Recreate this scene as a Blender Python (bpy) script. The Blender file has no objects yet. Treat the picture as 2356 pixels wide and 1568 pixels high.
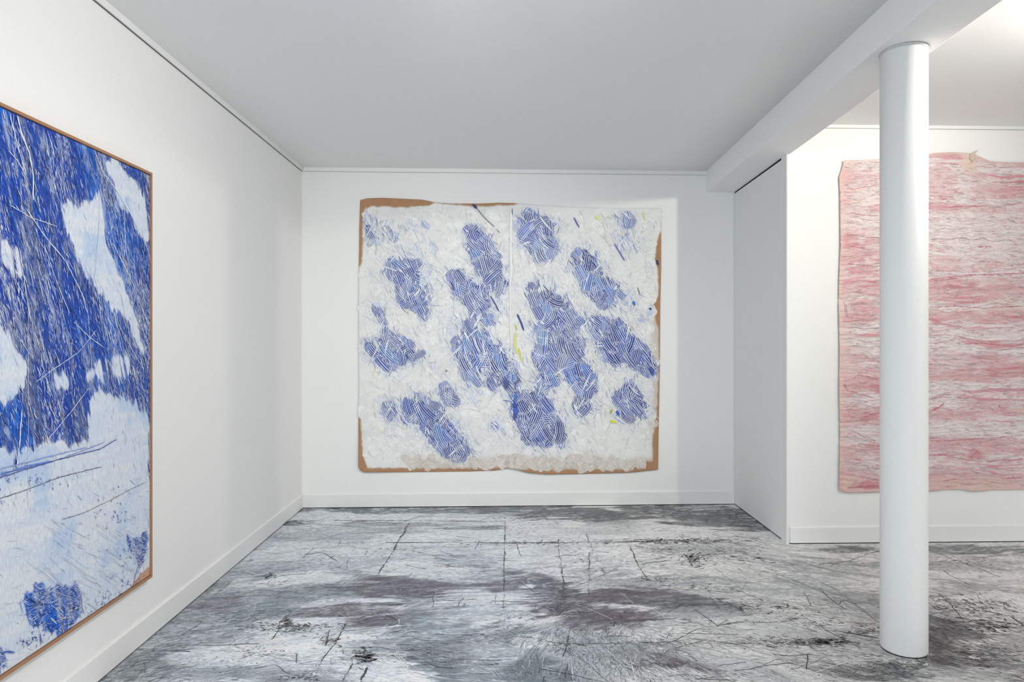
import bpy, math
import numpy as np

# ------------------------------------------------------------------ camera, world, lights, exposure
F = 1570.0                       # focal length in pixels of a 2356 x 1568 frame
CX, HZ = 1178.0, 775.0           # principal column, horizon row
CAMZ = 1.27
sc = bpy.context.scene
col = sc.collection
cam = bpy.data.objects.new('camera', bpy.data.cameras.new('camera'))
col.objects.link(cam)
cam.data.sensor_width = 36.0
cam.data.lens = F / 2356.0 * 36.0
cam.data.shift_y = (HZ - 784.0) / 2356.0
cam.data.clip_start = 0.05
cam.location = (0, 0, CAMZ)
cam.rotation_euler = (math.radians(90), 0, 0)
sc.camera = cam

w = bpy.data.worlds.new('daylight'); sc.world = w; w.use_nodes = True
w.node_tree.nodes['Background'].inputs[0].default_value = (0.88, 0.95, 1.0, 1)
w.node_tree.nodes['Background'].inputs[1].default_value = 0.05

def lamp(name, kind, loc, energy, colour, aim=None, **kw):
    d = bpy.data.lights.new(name, kind); d.energy = energy; d.color = colour
    for k, v in kw.items(): setattr(d, k, v)
    o = bpy.data.objects.new(name, d); col.objects.link(o); o.location = loc
    if aim is not None:
        from mathutils import Vector
        o.rotation_euler = (Vector(aim) - Vector(loc)).to_track_quat('-Z', 'Y').to_euler()
    return o
# the bright gallery lamp under the ceiling of the right-hand room, just outside the frame
lamp('gallery_lamp', 'SPOT', (2.514, 2.386, 2.52), 110, (1.0, 0.95, 0.85), aim=(0.66, 5.0, 2.46), spot_size=math.radians(140), spot_blend=1.0, shadow_soft_size=0.03)
# shop window behind the camera: cool daylight
lamp('shop_window', 'AREA', (-1.2, -4.2, 1.45), 196, (0.84, 0.93, 1.0), aim=(0.2, 3.0, 1.3), shape='RECTANGLE', size=3.2, size_y=2.2)
# unseen: added fill for floor bounce and back wall, then the left wall spot
lamp('front_bounce_fill', 'AREA', (0.0, 0.3, 2.47), 16, (1.0, 0.98, 0.95), aim=(0.0, 0.3, 0), shape='RECTANGLE', size=1.6, size_y=1.6)  # added fill, bounced off the floor to lift the ceiling
lamp('back_wall_fill', 'SPOT', (-0.25, 2.15, 2.46), 55, (1.0, 0.985, 0.965), aim=(-0.1, 5.0, 0.7), spot_size=math.radians(92), spot_blend=1.0, shadow_soft_size=0.12)  # added fill, brightens the back wall but not the column
lamp('wall_spot', 'SPOT', (0.7, 1.3, 2.44), 160, (1.0, 0.985, 0.965), aim=(-1.55, 3.25, 0.95), spot_size=math.radians(120), spot_blend=1.0, shadow_soft_size=0.10)
lamp('right_room_light', 'AREA', (4.6, 0.8, 2.5), 68, (1.0, 0.95, 0.88), aim=(4.6, 0.8, 0), shape='RECTANGLE', size=1.6, size_y=1.6)

sc.view_settings.view_transform = 'Standard'
sc.view_settings.look = 'None'
sc.view_settings.gamma = 1.0
sc.view_settings.use_curve_mapping = False
sc.view_settings.exposure = -0.11
sc.cycles.max_bounces = 10
sc.cycles.diffuse_bounces = 8

# ------------------------------------------------------------------ helpers
rng = np.random.default_rng(7)

def lin(r, g, b, k=1.0):
    c = np.array([r, g, b], float) / 255.0
    return np.where(c <= 0.04045, c / 12.92, ((c + 0.055) / 1.055) ** 2.4) * k

def tag(o, label=None, cat=None, group=None, kind=None):
    for k, v in (('label', label), ('category', cat), ('group', group), ('kind', kind)):
        if v: o[k] = v
    return o

def plain(name, c, rough=0.6, bump=0.0, scale=60.0, spec=0.35):
    m = bpy.data.materials.new(name); m.use_nodes = True
    nt = m.node_tree; b = nt.nodes['Principled BSDF']
    b.inputs['Base Color'].default_value = (*c, 1); b.inputs['Roughness'].default_value = rough
    b.inputs['Specular IOR Level'].default_value = spec
    tc = nt.nodes.new('ShaderNodeTexCoord')
    n = nt.nodes.new('ShaderNodeTexNoise'); n.inputs['Scale'].default_value = scale; n.inputs['Detail'].default_value = 4
    nt.links.new(tc.outputs['Object'], n.inputs['Vector'])
    mx = nt.nodes.new('ShaderNodeMix'); mx.data_type = 'RGBA'
    mx.inputs[6].default_value = (*[v * 0.975 for v in c], 1); mx.inputs[7].default_value = (*[min(1, v * 1.02) for v in c], 1)
    nt.links.new(n.outputs['Fac'], mx.inputs[0]); nt.links.new(mx.outputs[2], b.inputs['Base Color'])
    if bump:
        bp = nt.nodes.new('ShaderNodeBump'); bp.inputs['Strength'].default_value = bump; bp.inputs['Distance'].default_value = 0.002
        nt.links.new(n.outputs['Fac'], bp.inputs['Height']); nt.links.new(bp.outputs['Normal'], b.inputs['Normal'])
    return m

def painted(name, rough=0.5, scale=140.0, amp=0.10, stretch=(1, 1, 1), spec=0.3, bump=0.15, speck=None):
    """Paint whose pigment is carried per vertex, broken up by a fine procedural grain."""
    m = bpy.data.materials.new(name); m.use_nodes = True
    nt = m.node_tree; b = nt.nodes['Principled BSDF']
    b.inputs['Roughness'].default_value = rough; b.inputs['Specular IOR Level'].default_value = spec
    at = nt.nodes.new('ShaderNodeAttribute'); at.attribute_name = 'pigment'
    tc = nt.nodes.new('ShaderNodeTexCoord'); mp = nt.nodes.new('ShaderNodeMapping'); mp.inputs['Scale'].default_value = stretch
    n = nt.nodes.new('ShaderNodeTexNoise'); n.inputs['Scale'].default_value = scale; n.inputs['Detail'].default_value = 5
    mr = nt.nodes.new('ShaderNodeMapRange'); mr.inputs[1].default_value = 0.3; mr.inputs[2].default_value = 0.7
    mr.inputs[3].default_value = 1 - amp; mr.inputs[4].default_value = 1 + amp
    vm = nt.nodes.new('ShaderNodeVectorMath'); vm.operation = 'SCALE'
    L = nt.links
    L.new(tc.outputs['Object'], mp.inputs['Vector']); L.new(mp.outputs['Vector'], n.inputs['Vector'])
    L.new(n.outputs['Fac'], mr.inputs[0]); L.new(at.outputs['Color'], vm.inputs[0]); L.new(mr.outputs[0], vm.inputs['Scale'])
    out = vm.outputs[0]
    if speck:                                  # crumbs of darker and lighter paint
        sscale, sstr, sdark, slight = speck
        mp2 = nt.nodes.new('ShaderNodeMapping'); mp2.inputs['Scale'].default_value = sstr; L.new(tc.outputs['Object'], mp2.inputs['Vector'])
        n2 = nt.nodes.new('ShaderNodeTexNoise'); n2.inputs['Scale'].default_value = sscale; n2.inputs['Detail'].default_value = 7; n2.inputs['Roughness'].default_value = .68
        L.new(mp2.outputs['Vector'], n2.inputs['Vector'])
        cr = nt.nodes.new('ShaderNodeValToRGB'); e_ = cr.color_ramp.elements
        e_[0].position = .36; e_[0].color = (sdark, sdark, sdark, 1); e_[1].position = .435; e_[1].color = (1, 1, 1, 1)
        q_ = e_.new(.545); q_.color = (1, 1, 1, 1); q_ = e_.new(.63); q_.color = (slight, slight, slight, 1)
        L.new(n2.outputs['Fac'], cr.inputs[0])
        v2 = nt.nodes.new('ShaderNodeVectorMath'); v2.operation = 'MULTIPLY'; L.new(out, v2.inputs[0]); L.new(cr.outputs[0], v2.inputs[1])
        v3 = nt.nodes.new('ShaderNodeVectorMath'); v3.operation = 'MINIMUM'; L.new(v2.outputs[0], v3.inputs[0]); v3.inputs[1].default_value = (.84, .84, .84); out = v3.outputs[0]
    L.new(out, b.inputs['Base Color'])
    bp = nt.nodes.new('ShaderNodeBump'); bp.inputs['Strength'].default_value = bump; bp.inputs['Distance'].default_value = 0.002
    L.new(n.outputs['Fac'], bp.inputs['Height']); L.new(bp.outputs['Normal'], b.inputs['Normal'])
    return m

def mesh_obj(name, V, faces, mat, parent=None, pigment=None, smooth=False, bevel=0.0):
    me = bpy.data.meshes.new(name)
    V = np.asarray(V, np.float32)
    if isinstance(faces, np.ndarray):
        nf, k = faces.shape
        me.vertices.add(len(V)); me.vertices.foreach_set('co', V.ravel())
        me.loops.add(nf * k); me.loops.foreach_set('vertex_index', faces.astype(np.int32).ravel())
        me.polygons.add(nf); me.polygons.foreach_set('loop_start', np.arange(0, nf * k, k, dtype=np.int32))
        me.update(calc_edges=True)
    else:
        me.from_pydata([tuple(map(float, v)) for v in V], [], [tuple(int(i) for i in f) for f in faces]); me.update()
    if pigment is not None:
        a = me.color_attributes.new('pigment', 'FLOAT_COLOR', 'POINT')
        P = np.ones((len(V), 4), np.float32); P[:, :3] = pigment
        a.data.foreach_set('color', P.ravel())
    if smooth: me.polygons.foreach_set('use_smooth', np.ones(len(me.polygons), bool))
    me.materials.append(mat)
    o = bpy.data.objects.new(name, me); col.objects.link(o)
    if parent is not None: o.parent = parent
    if bevel:
        b = o.modifiers.new('bevel', 'BEVEL'); b.width = bevel; b.segments = 2; b.limit_method = 'ANGLE'
    return o

def prism(name, pts, z0, z1, mat, parent=None, bevel=0.0):
    """Vertical prism on a counter-clockwise footprint; z0 / z1 are numbers or one value per corner."""
    n = len(pts)
    a = z0 if hasattr(z0, '__len__') else [z0] * n
    b = z1 if hasattr(z1, '__len__') else [z1] * n
    V = [(p[0], p[1], z) for p, z in zip(pts, a)] + [(p[0], p[1], z) for p, z in zip(pts, b)]
    f = [tuple(range(n - 1, -1, -1)), tuple(range(n, 2 * n))] + [(i, (i + 1) % n, n + (i + 1) % n, n + i) for i in range(n)]
    return mesh_obj(name, V, f, mat, parent, bevel=bevel)

def structure(o): o['kind'] = 'structure'; return o

def lathe(name, prof, centre, mat, parent=None, n=96):
    V = []; fc = []
    for r, z in prof:
        for i in range(n):
            a = 2 * math.pi * i / n
            V.append((centre[0] + r * math.cos(a), centre[1] + r * math.sin(a), centre[2] + z))
    for k in range(len(prof) - 1):
        for i in range(n):
            j = (i + 1) % n
            fc.append((k * n + i, k * n + j, (k + 1) * n + j, (k + 1) * n + i))
    fc.append(tuple(range(n - 1, -1, -1))); fc.append(tuple(range((len(prof) - 1) * n, len(prof) * n)))
    o = mesh_obj(name, V, fc, mat, parent)
    for p in o.data.polygons: p.use_smooth = len(p.vertices) == 4
    return o

# numpy value noise -------------------------------------------------
def noise(x, y, seed):
    x = np.asarray(x, float); y = np.asarray(y, float)
    xi = np.floor(x).astype(np.int64); yi = np.floor(y).astype(np.int64)
    fx = x - xi; fy = y - yi
    fx = fx * fx * (3 - 2 * fx); fy = fy * fy * (3 - 2 * fy)
    def h(a, b):
        k = (a * 374761393 + b * 668265263 + seed * 974711) & 0x7fffffff
        k = ((k ^ (k >> 13)) * 1274126177) & 0x7fffffff
        k = ((k ^ (k >> 15)) * 668265263) & 0x7fffffff
        return ((k ^ (k >> 16)) & 0xffff) / 65535.0
    return (h(xi, yi) * (1 - fx) + h(xi + 1, yi) * fx) * (1 - fy) + (h(xi, yi + 1) * (1 - fx) + h(xi + 1, yi + 1) * fx) * fy

def fbm(x, y, seed, octaves=4, gain=0.5):
    s = 0; a = 1; t = 0
    for k in range(octaves):
        s = s + a * noise(x * 2 ** k, y * 2 ** k, seed + 17 * k); t += a; a *= gain
    return s / t

def smooth(e0, e1, x):
    t = np.clip((np.asarray(x, float) - e0) / (e1 - e0), 0, 1); return t * t * (3 - 2 * t)

def mix(a, b, t):
    t = np.asarray(t)[..., None] if np.ndim(t) else t
    return a * (1 - t) + b * t

# thin strokes of paint: ribbons of N lines with K points each ------
class Strokes:
    def __init__(self): self.P = []; self.H = []; self.C = []; self.Q = []; self.n = 0
    def add(self, C, W, colour, H, ridge=0.0):
        C = np.asarray(C, float); N, K, _ = C.shape
        T = np.gradient(C, axis=1); T /= np.linalg.norm(T, axis=2, keepdims=True) + 1e-9
        Nn = np.stack([-T[..., 1], T[..., 0]], -1)
        W = np.broadcast_to(np.asarray(W, float), (N, K))[..., None]
        H = np.broadcast_to(np.asarray(H, float).reshape(-1, 1), (N, K))
        colour = np.asarray(colour, float)
        if colour.ndim == 1: colour = np.broadcast_to(colour, (N, K, 3))
        elif colour.ndim == 2: colour = np.broadcast_to(colour[:, None, :], (N, K, 3))
        if ridge: rows = [C + Nn * W, C, C - Nn * W]; hs = [H, H + ridge, H]
        else: rows = [C + Nn * W, C - Nn * W]; hs = [H, H]
        r = len(rows)
        P = np.stack(rows, 2).reshape(-1, 2); Hh = np.stack(hs, 2).reshape(-1)
        Cc = np.repeat(colour[:, :, None, :], r, 2).reshape(-1, 3)
        idx = np.arange(N * K * r).reshape(N, K, r) + self.n
        q = np.stack([idx[:, :-1, :-1], idx[:, :-1, 1:], idx[:, 1:, 1:], idx[:, 1:, :-1]], -1).reshape(-1, 4)
        self.P.append(P); self.H.append(Hh); self.C.append(Cc); self.Q.append(q); self.n += len(P)
    def build(self, name, surf, mat, parent, flip=False):
        P = np.concatenate(self.P); H = np.concatenate(self.H); C = np.concatenate(self.C); Q = np.concatenate(self.Q)
        V = surf(P[:, 0], P[:, 1], H)
        if flip: Q = Q[:, ::-1]
        return mesh_obj(name, V, Q, mat, parent, pigment=np.clip(C, 0.003, 0.9))

def arcs(cx, cy, ang, length, bend, K):
    """Centre lines through (cx,cy), heading ang, turning by bend over their length."""
    s = np.linspace(-0.5, 0.5, K)[None, :]
    cx, cy, ang, length, bend = [np.asarray(v, float).reshape(-1, 1) for v in (cx, cy, ang, length, bend)]
    a = ang + bend * s
    dx = np.cos(a) * length / (K - 1); dy = np.sin(a) * length / (K - 1)
    X = np.cumsum(dx, 1); Y = np.cumsum(dy, 1)
    X += cx - X.mean(1, keepdims=True); Y += cy - Y.mean(1, keepdims=True)
    return np.stack([X, Y], -1)

def resample(pts, step):
    pts = np.asarray(pts, float); d = np.r_[0, np.cumsum(np.hypot(*np.diff(pts, axis=0).T))]
    n = max(3, int(d[-1] / step) + 1); s = np.linspace(0, d[-1], n)
    return np.stack([np.interp(s, d, pts[:, 0]), np.interp(s, d, pts[:, 1])], -1)

def inside(poly, x, y):
    r = np.zeros(np.shape(x), bool); n = len(poly); j = n - 1
    for i in range(n):
        xi, yi = poly[i]; xj, yj = poly[j]
        if yi != yj:
            r ^= ((yi > y) != (yj > y)) & (x < (xj - xi) * (y - yi) / (yj - yi) + xi)
        j = i
    return r

def blur(a, r, times=3):
    for _ in range(times):
        for ax in (0, 1):
            p = np.pad(a, [(r + 1, r) if k == ax else (0, 0) for k in (0, 1)], mode='edge')
            c = np.cumsum(p, axis=ax)
            a = (np.take(c, range(2 * r + 1, c.shape[ax]), ax) - np.take(c, range(0, c.shape[ax] - 2 * r - 1), ax)) / (2 * r + 1)
    return a

# pixel of the photograph -> point of a plane in the room
def on_plane(px, py, o, n):
    d = np.stack([(np.asarray(px, float) - CX) / F, np.ones(np.shape(px)), (HZ - np.asarray(py, float)) / F], -1)
    t = np.dot(np.array(o) - np.array([0, 0, CAMZ]), n) / (d @ np.array(n))
    return d * t[..., None] + np.array([0, 0, CAMZ])

def floor_at(px, py):
    Z = CAMZ * F / (np.asarray(py, float) - HZ)
    return np.stack([(np.asarray(px, float) - CX) / F * Z, Z], -1)

# ------------------------------------------------------------------ room
WALL = plain('white_wall_paint', (0.80, 0.80, 0.785), 0.75, 0.10, 90)
CEIL = plain('white_ceiling_paint', (0.86, 0.86, 0.855), 0.85, 0.05, 70)
TRIM = plain('white_gloss_trim', (0.775, 0.775, 0.76), 0.45, 0.0, 30)
DARK = plain('dark_gap', (0.015, 0.015, 0.016), 0.9)  # stands in for shade in slots and gaps; also the frame backing
SHADE = plain('grey_shadow_line', (0.10, 0.10, 0.10), 0.9)  # painted shadow line under the left cornice
SHADE_PALE = plain('pale_shadow_line', (0.50, 0.50, 0.49), 0.9)  # paler painted shadow line for the back and right cornices

A = np.array([-1.550, 5.060]); B = np.array([1.688, 5.179]); Cn = np.array([1.697, 4.189]); D = np.array([6.2, 4.323])
L0 = np.array([-1.474, -1.6])                     # front end of the left wall
def unit(v): return v / np.linalg.norm(v)
tb = unit(B - A); nb = np.array([tb[1], -tb[0]])    # back wall: along, into the room
tl = unit(A - L0); nl = np.array([tl[1], -tl[0]])   # left wall
tr = unit(D - Cn); nr = np.array([tr[1], -tr[0]])   # right-hand wall
S = 0.012                                           # skirting thickness
def ceil_left(x, y):                                # the ceiling climbs a little towards the beam and the viewer
    f = np.clip((x + 1.55) / 3.03, 0, 1.2)
    return CAMZ + 1.26 + f * (-0.002 + 0.0244 * (5.17 - y))
def soffit(y): return CAMZ + 1.10 + 0.0262 * (5.17 - y)
CR = CAMZ + 1.307

def strip(p, q, n, d0, d1, z0, z1, name, mat, parent=None, bevel=0.0):
    """Box along p-q between distances d0 and d1 off the line, towards the room."""
    return prism(name, [p + n * d1, q + n * d1, q + n * d0, p + n * d0], z0, z1, mat, parent, bevel)

structure(strip(L0 - tl * 0.02, A + tl * 0.15, nl, -0.16, -S, -0.05, 2.72, 'wall_left', WALL))
structure(strip(A - tb * 0.15, B + tb * 0.25, nb, -0.16, -S, -0.05, 2.72, 'wall_back', WALL))
# partition between the rooms: its end carries the flush door, its long face the pink work
blk = [Cn + nr * -S + np.array([0.022, 0]), D - nr * S, D - nr * 0.9, np.array([1.72, 5.30])]
o = structure(prism('wall_right', [np.array([1.713, Cn[1] + S]), D - nr * S, D - nr * 0.9, np.array([1.713, 5.16])], -0.05, 2.72, WALL))
yf = Cn[1] + S - .0002
post = structure(prism('trim_1', [np.array([1.6905, yf + .005]), np.array([1.6950, yf]), np.array([1.7132, yf]), np.array([1.7132, 4.285]), np.array([1.6905, 4.285])], 0.0, soffit(4.2) + .01, WALL))
structure(prism('wall_far_right', [np.array([6.0, -1.6]), np.array([6.15, -1.6]), np.array([6.15, 4.5]), np.array([6.0, 4.5])], -0.05, 2.72, WALL))
# flush door in the end of the partition
door = prism('door_1', [np.array([1.690, 4.2868]), np.array([1.711, 4.2868]), np.array([1.711, 5.186]), np.array([1.690, 5.186])],
             [0.007] * 4, [soffit(4.292) - .013, soffit(4.292) - .013, soffit(5.18) - .010, soffit(5.18) - .010], WALL, bevel=0.0015)
structure(door)
prism('slot_shade', [np.array([1.6915, 4.287]), np.array([1.7125, 4.287]), np.array([1.7125, 5.18]), np.array([1.6915, 5.18])],
      [soffit(4.292) - .0135] * 2 + [soffit(5.18) - .0105] * 2, [soffit(4.287) + .003] * 2 + [soffit(5.18) + .003] * 2, DARK, door)  # near-black block, paints the shade inside the slot
prism('gap_shade', [np.array([1.694, 4.287]), np.array([1.7125, 4.287]), np.array([1.7125, 5.18]), np.array([1.694, 5.18])], 0.0, 0.008, DARK, door)  # near-black strip, paints the shade under the door

# ceilings and beam
xs = np.linspace(-1.72, 1.50, 9); ys = np.linspace(-1.6, 5.36, 15)
X, Y = np.meshgrid(xs, ys); Zc = ceil_left(X, Y)
n0 = X.size
V = np.concatenate([np.stack([X.ravel(), Y.ravel(), Zc.ravel()], -1), np.stack([X.ravel(), Y.ravel(), Zc.ravel() + 0.12], -1)])
I = np.arange(n0).reshape(X.shape)
q = np.stack([I[:-1, :-1], I[1:, :-1], I[1:, 1:], I[:-1, 1:]], -1).reshape(-1, 4)
edge = np.r_[I[0, :], I[1:, -1], I[-1, -2::-1], I[-2:0:-1, 0]]
sk = np.stack([edge, np.roll(edge, -1), np.roll(edge, -1) + n0, edge + n0], -1)
structure(mesh_obj('ceiling', V, np.concatenate([q, q[:, ::-1] + n0, sk]), CEIL, smooth=False))
structure(prism('ceiling', [np.array([1.68, -1.6]), np.array([6.2, -1.6]), np.array([6.2, 4.5]), np.array([1.68, 4.5])], CR, CR + 0.12, CEIL))
bl, br = 1.474, 1.712
structure(prism('ceiling_beam', [np.array([bl, -1.6]), np.array([br, -1.6]), np.array([br, 5.20]), np.array([bl, 5.20])],
                [soffit(-1.6), soffit(-1.6), soffit(5.2), soffit(5.2)], 2.74, CEIL, bevel=0.004))

# cornice strips; their shadow line is painted as a thin grey strip
def cornice(name, p, q, n, zc, h=0.028, gap=SHADE_PALE):
    zp, zq = zc(*p), zc(*q)
    t = structure(strip(p, q, n, -S - 0.01, -S + 0.010, [zp - h, zq - h, zq - h, zp - h], [zp + .01, zq + .01, zq + .01, zp + .01], name, TRIM))
    strip(p, q, n, -S - 0.005, -S + 0.0035, [zp - h - .003, zq - h - .003, zq - h - .003, zp - h - .003], [zp - h, zq - h, zq - h, zp - h], 'gap_shade', gap, t)
cornice('trim_2', L0, A, nl, ceil_left, gap=SHADE)
cornice('trim_3', A, A + tb * 3.03, nb, ceil_left)
cornice('trim_4', Cn + tr * 0.05, D, nr, lambda x, y: CR, 0.019)

# skirting boards with a bevelled top
def skirting(name, p, q, n, h=0.105):
    t = unit(q - p)
    prof = [(-S - 0.004, 0.006), (0.0, 0.006), (0.0, h - 0.006), (-0.006, h), (-S - 0.004, h)]
    V = [(*(e + n * d), z) for e in (p, q) for d, z in prof]
    k = len(prof)
    f = [tuple(range(k)), tuple(range(2 * k - 1, k - 1, -1))] + [(i, k + i, k + (i + 1) % k, (i + 1) % k) for i in range(k)]
    o = structure(mesh_obj(name, V, f, TRIM))
    strip(p, q, n, -S, -0.004, 0.0, 0.0075, 'gap_shade', DARK, o)  # dark strip painted in as shade below the board
    return o
skirting('baseboard_left', L0, A, nl)
skirting('baseboard_back', A, B, nb)
skirting('baseboard_right', Cn + tr * 0.012, D, nr)

# ------------------------------------------------------------------ painted floor
FLOORM = painted('painted_floor', 0.42, 34, 0.22, (1, 2.6, 1), 0.35, 0.1, speck=(38, (1, 2.0, 1), .42, 1.7))
STROKEM = painted('brushed_floor_paint', 0.40, 90, 0.22, (1, 2, 1), 0.35, 0.1)
W_, M_, D_ = np.array([.85, .85, .845]), np.array([.41, .425, .435]), np.array([.085, .09, .095])
PU = np.array([.20, .175, .20]); TE = np.array([.24, .275, .29])
# blobs: photo column, row, half-width, half-height, tilt (deg, on the floor), strength, pigment
BL = [
 (1000,1172,420,14,0,.75,D_*1.7),(1560,1178,200,18,0,.9,D_*1.5),(1320,1182,140,16,0,.8,D_*1.4),(1650,1196,90,18,0,.8,D_*1.4),(1720,1205,60,14,0,.7,D_*1.6),
 (900,1204,160,5,0,.55,D_*1.3),(660,1203,30,6,0,.7,D_),(830,1215,170,10,0,.5,M_*.8),(1080,1212,90,8,0,.6,D_*1.6),
 (1310,1203,40,8,0,.95,W_),(1010,1232,50,8,0,.8,W_),(1420,1240,280,12,0,.6,W_*.85),(760,1235,120,14,0,.5,M_*.95),
 (700,1330,110,18,4,.9,W_),(560,1345,70,16,0,.5,W_*.85),(640,1355,140,12,8,.4,M_),(760,1300,150,18,6,.55,M_*1.15),(800,1360,190,16,10,.7,TE),
 (510,1385,70,22,12,.7,PU),(470,1350,60,16,20,.6,D_*2),(600,1410,120,22,6,.6,TE*1.1),(430,1420,60,20,0,.6,M_*.9),
 (800,1405,120,22,12,.95,PU*.85),(880,1425,90,16,6,.85,PU*.8),(930,1355,130,24,-4,.95,PU*.8),(1000,1380,120,14,0,.7,D_*1.7),(1010,1340,90,14,-12,.6,PU),
 (1060,1310,90,24,-25,.5,W_),(960,1305,90,14,10,.8,W_),(1120,1330,80,26,-25,.6,TE),(1090,1285,80,18,0,.6,TE*1.3),
 (1200,1340,90,22,10,.85,PU*.9),(1270,1355,80,20,-10,.85,D_*1.7),(1330,1380,120,30,0,.9,PU*.8),(1400,1415,110,34,0,.95,PU*.75),(1470,1365,120,26,0,.95,PU*.72),(1560,1385,120,16,4,.85,D_*1.6),(1350,1440,80,24,0,.8,PU*.8),
 (1150,1385,150,20,8,.7,W_*.85),(1080,1410,160,16,10,.5,TE*1.3),(1120,1440,150,18,6,.6,W_*.8),
 (1000,1450,140,26,0,.75,TE),(960,1520,130,46,0,.85,TE*.85),(1040,1500,60,40,0,.7,D_*1.8),(1130,1500,140,40,0,.5,M_*1.15),(1255,1545,90,40,0,.9,TE*.7),(1200,1470,70,24,0,.6,TE),
 (1330,1500,110,40,90,.6,M_*1.05),(1420,1500,80,60,90,.7,TE*.95),(1510,1520,40,50,60,.8,PU*.9),(1590,1545,70,26,-30,.85,PU*.85),
 (620,1490,260,40,4,.8,W_),(900,1540,90,36,-25,.95,W_*1.05),(820,1480,120,26,0,.85,W_),(640,1445,120,16,4,.7,W_),(360,1540,110,30,20,.7,M_*.8),(480,1460,90,20,10,.6,M_*.9),(640,1560,180,16,-6,.6,M_*.7),(560,1545,80,16,0,.5,TE),
 (1240,1420,60,16,0,.85,W_),(1220,1480,50,18,0,.7,W_*.95),
 (1480,1290,220,30,0,.7,W_*.9),(1660,1300,150,30,-15,.65,W_*.85),(1330,1290,100,16,0,.55,W_*.8),(1600,1265,120,12,0,.5,M_),
 (1780,1350,160,22,-12,.65,M_*1.05),(1880,1340,120,20,-14,.6,M_*.9),(1900,1300,150,20,-12,.7,M_*.85),(1950,1262,100,10,0,.8,D_*1.9),(1980,1400,70,22,-20,.6,M_*1.05),
 (1640,1450,260,30,0,.75,W_*.88),(1850,1440,150,26,-6,.8,W_*.95),(1750,1500,240,36,-10,.8,W_*.92),(1930,1530,120,26,-10,.7,W_*.85),(1620,1410,120,16,6,.5,M_),
 (1650,1525,180,24,-28,.6,M_*1.3),(1540,1560,120,20,0,.7,W_*.9),
 (2230,1265,160,12,-6,.85,D_*1.9),(2230,1300,180,14,-10,.7,M_),(2260,1330,160,14,-14,.8,W_*.85),(2300,1355,120,12,-16,.6,M_*.9),(2230,1390,140,24,-14,.95,W_),(2160,1440,70,26,-20,.9,D_*1.5),(2300,1440,110,22,-20,.8,W_*.9),(2190,1500,90,30,-22,.95,D_*1.25),(2320,1500,80,34,-20,.7,M_*.8),(2120,1540,140,16,10,.8,D_*1.5),(2260,1550,110,20,-10,.6,M_),(1990,1545,90,16,0,.6,D_*2),
 (330,1515,110,36,25,.75,M_*.72),(560,1556,220,14,0,.6,M_*.8),(420,1500,60,20,15,.6,TE),(2250,1392,130,20,-14,.9,W_*.95),(1330,1395,130,30,0,.8,PU*.7),(1400,1425,80,20,0,.7,PU*.7),(960,1480,150,18,6,.6,TE*.85),(560,1500,200,26,4,.7,W_*1.02),(1640,1452,220,16,0,.6,W_*.95),(700,1330,90,14,4,.8,W_),(490,1375,50,14,12,.5,M_),(1400,1510,70,40,90,.5,M_*1.15),(880,1410,160,12,10,.5,PU*.8),
]
bc = np.array([[*floor_at(b[0], b[1])] for b in BL])
bs = []
for b in BL:
    p0 = floor_at(b[0], b[1]); bs.append((b[2] / F * p0[1], (floor_at(b[0], max(b[1] - b[3], 1163))[1] - floor_at(b[0], b[1] + b[3])[1]) / 2))
bs = np.array(bs)
# brush direction (deg from +X towards depth) at some photo points
DR = [(700,1200,0),(1300,1190,0),(1650,1200,-10),(550,1420,28),(350,1540,45),(750,1410,30),(900,1300,18),(1050,1320,-20),(1200,1340,20),(1000,1440,25),(880,1540,-20),(1020,1530,-10),
      (1300,1540,85),(1400,1500,88),(1480,1380,10),(1330,1390,35),(1600,1540,-48),(1720,1480,-30),(1750,1560,-45),(1650,1380,5),(1850,1320,-35),(1980,1390,-48),(2250,1280,-12),(2250,1400,-30),(2200,1500,-32),(2050,1530,-25),(600,1500,8)]
dp = np.array([floor_at(a, b) for a, b, _ in DR]); da = np.radians([c for _, _, c in DR])
def brush_dir(x, y):
    sx = 0; sy = 0
    for (qx, qy), a in zip(dp, da):
        wgt = 1 / ((x - qx) ** 2 + (y - qy) ** 2 + 0.06) ** 1.5
        sx = sx + wgt * np.cos(2 * a); sy = sy + wgt * np.sin(2 * a)
    return 0.5 * np.arctan2(sy, sx)
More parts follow.
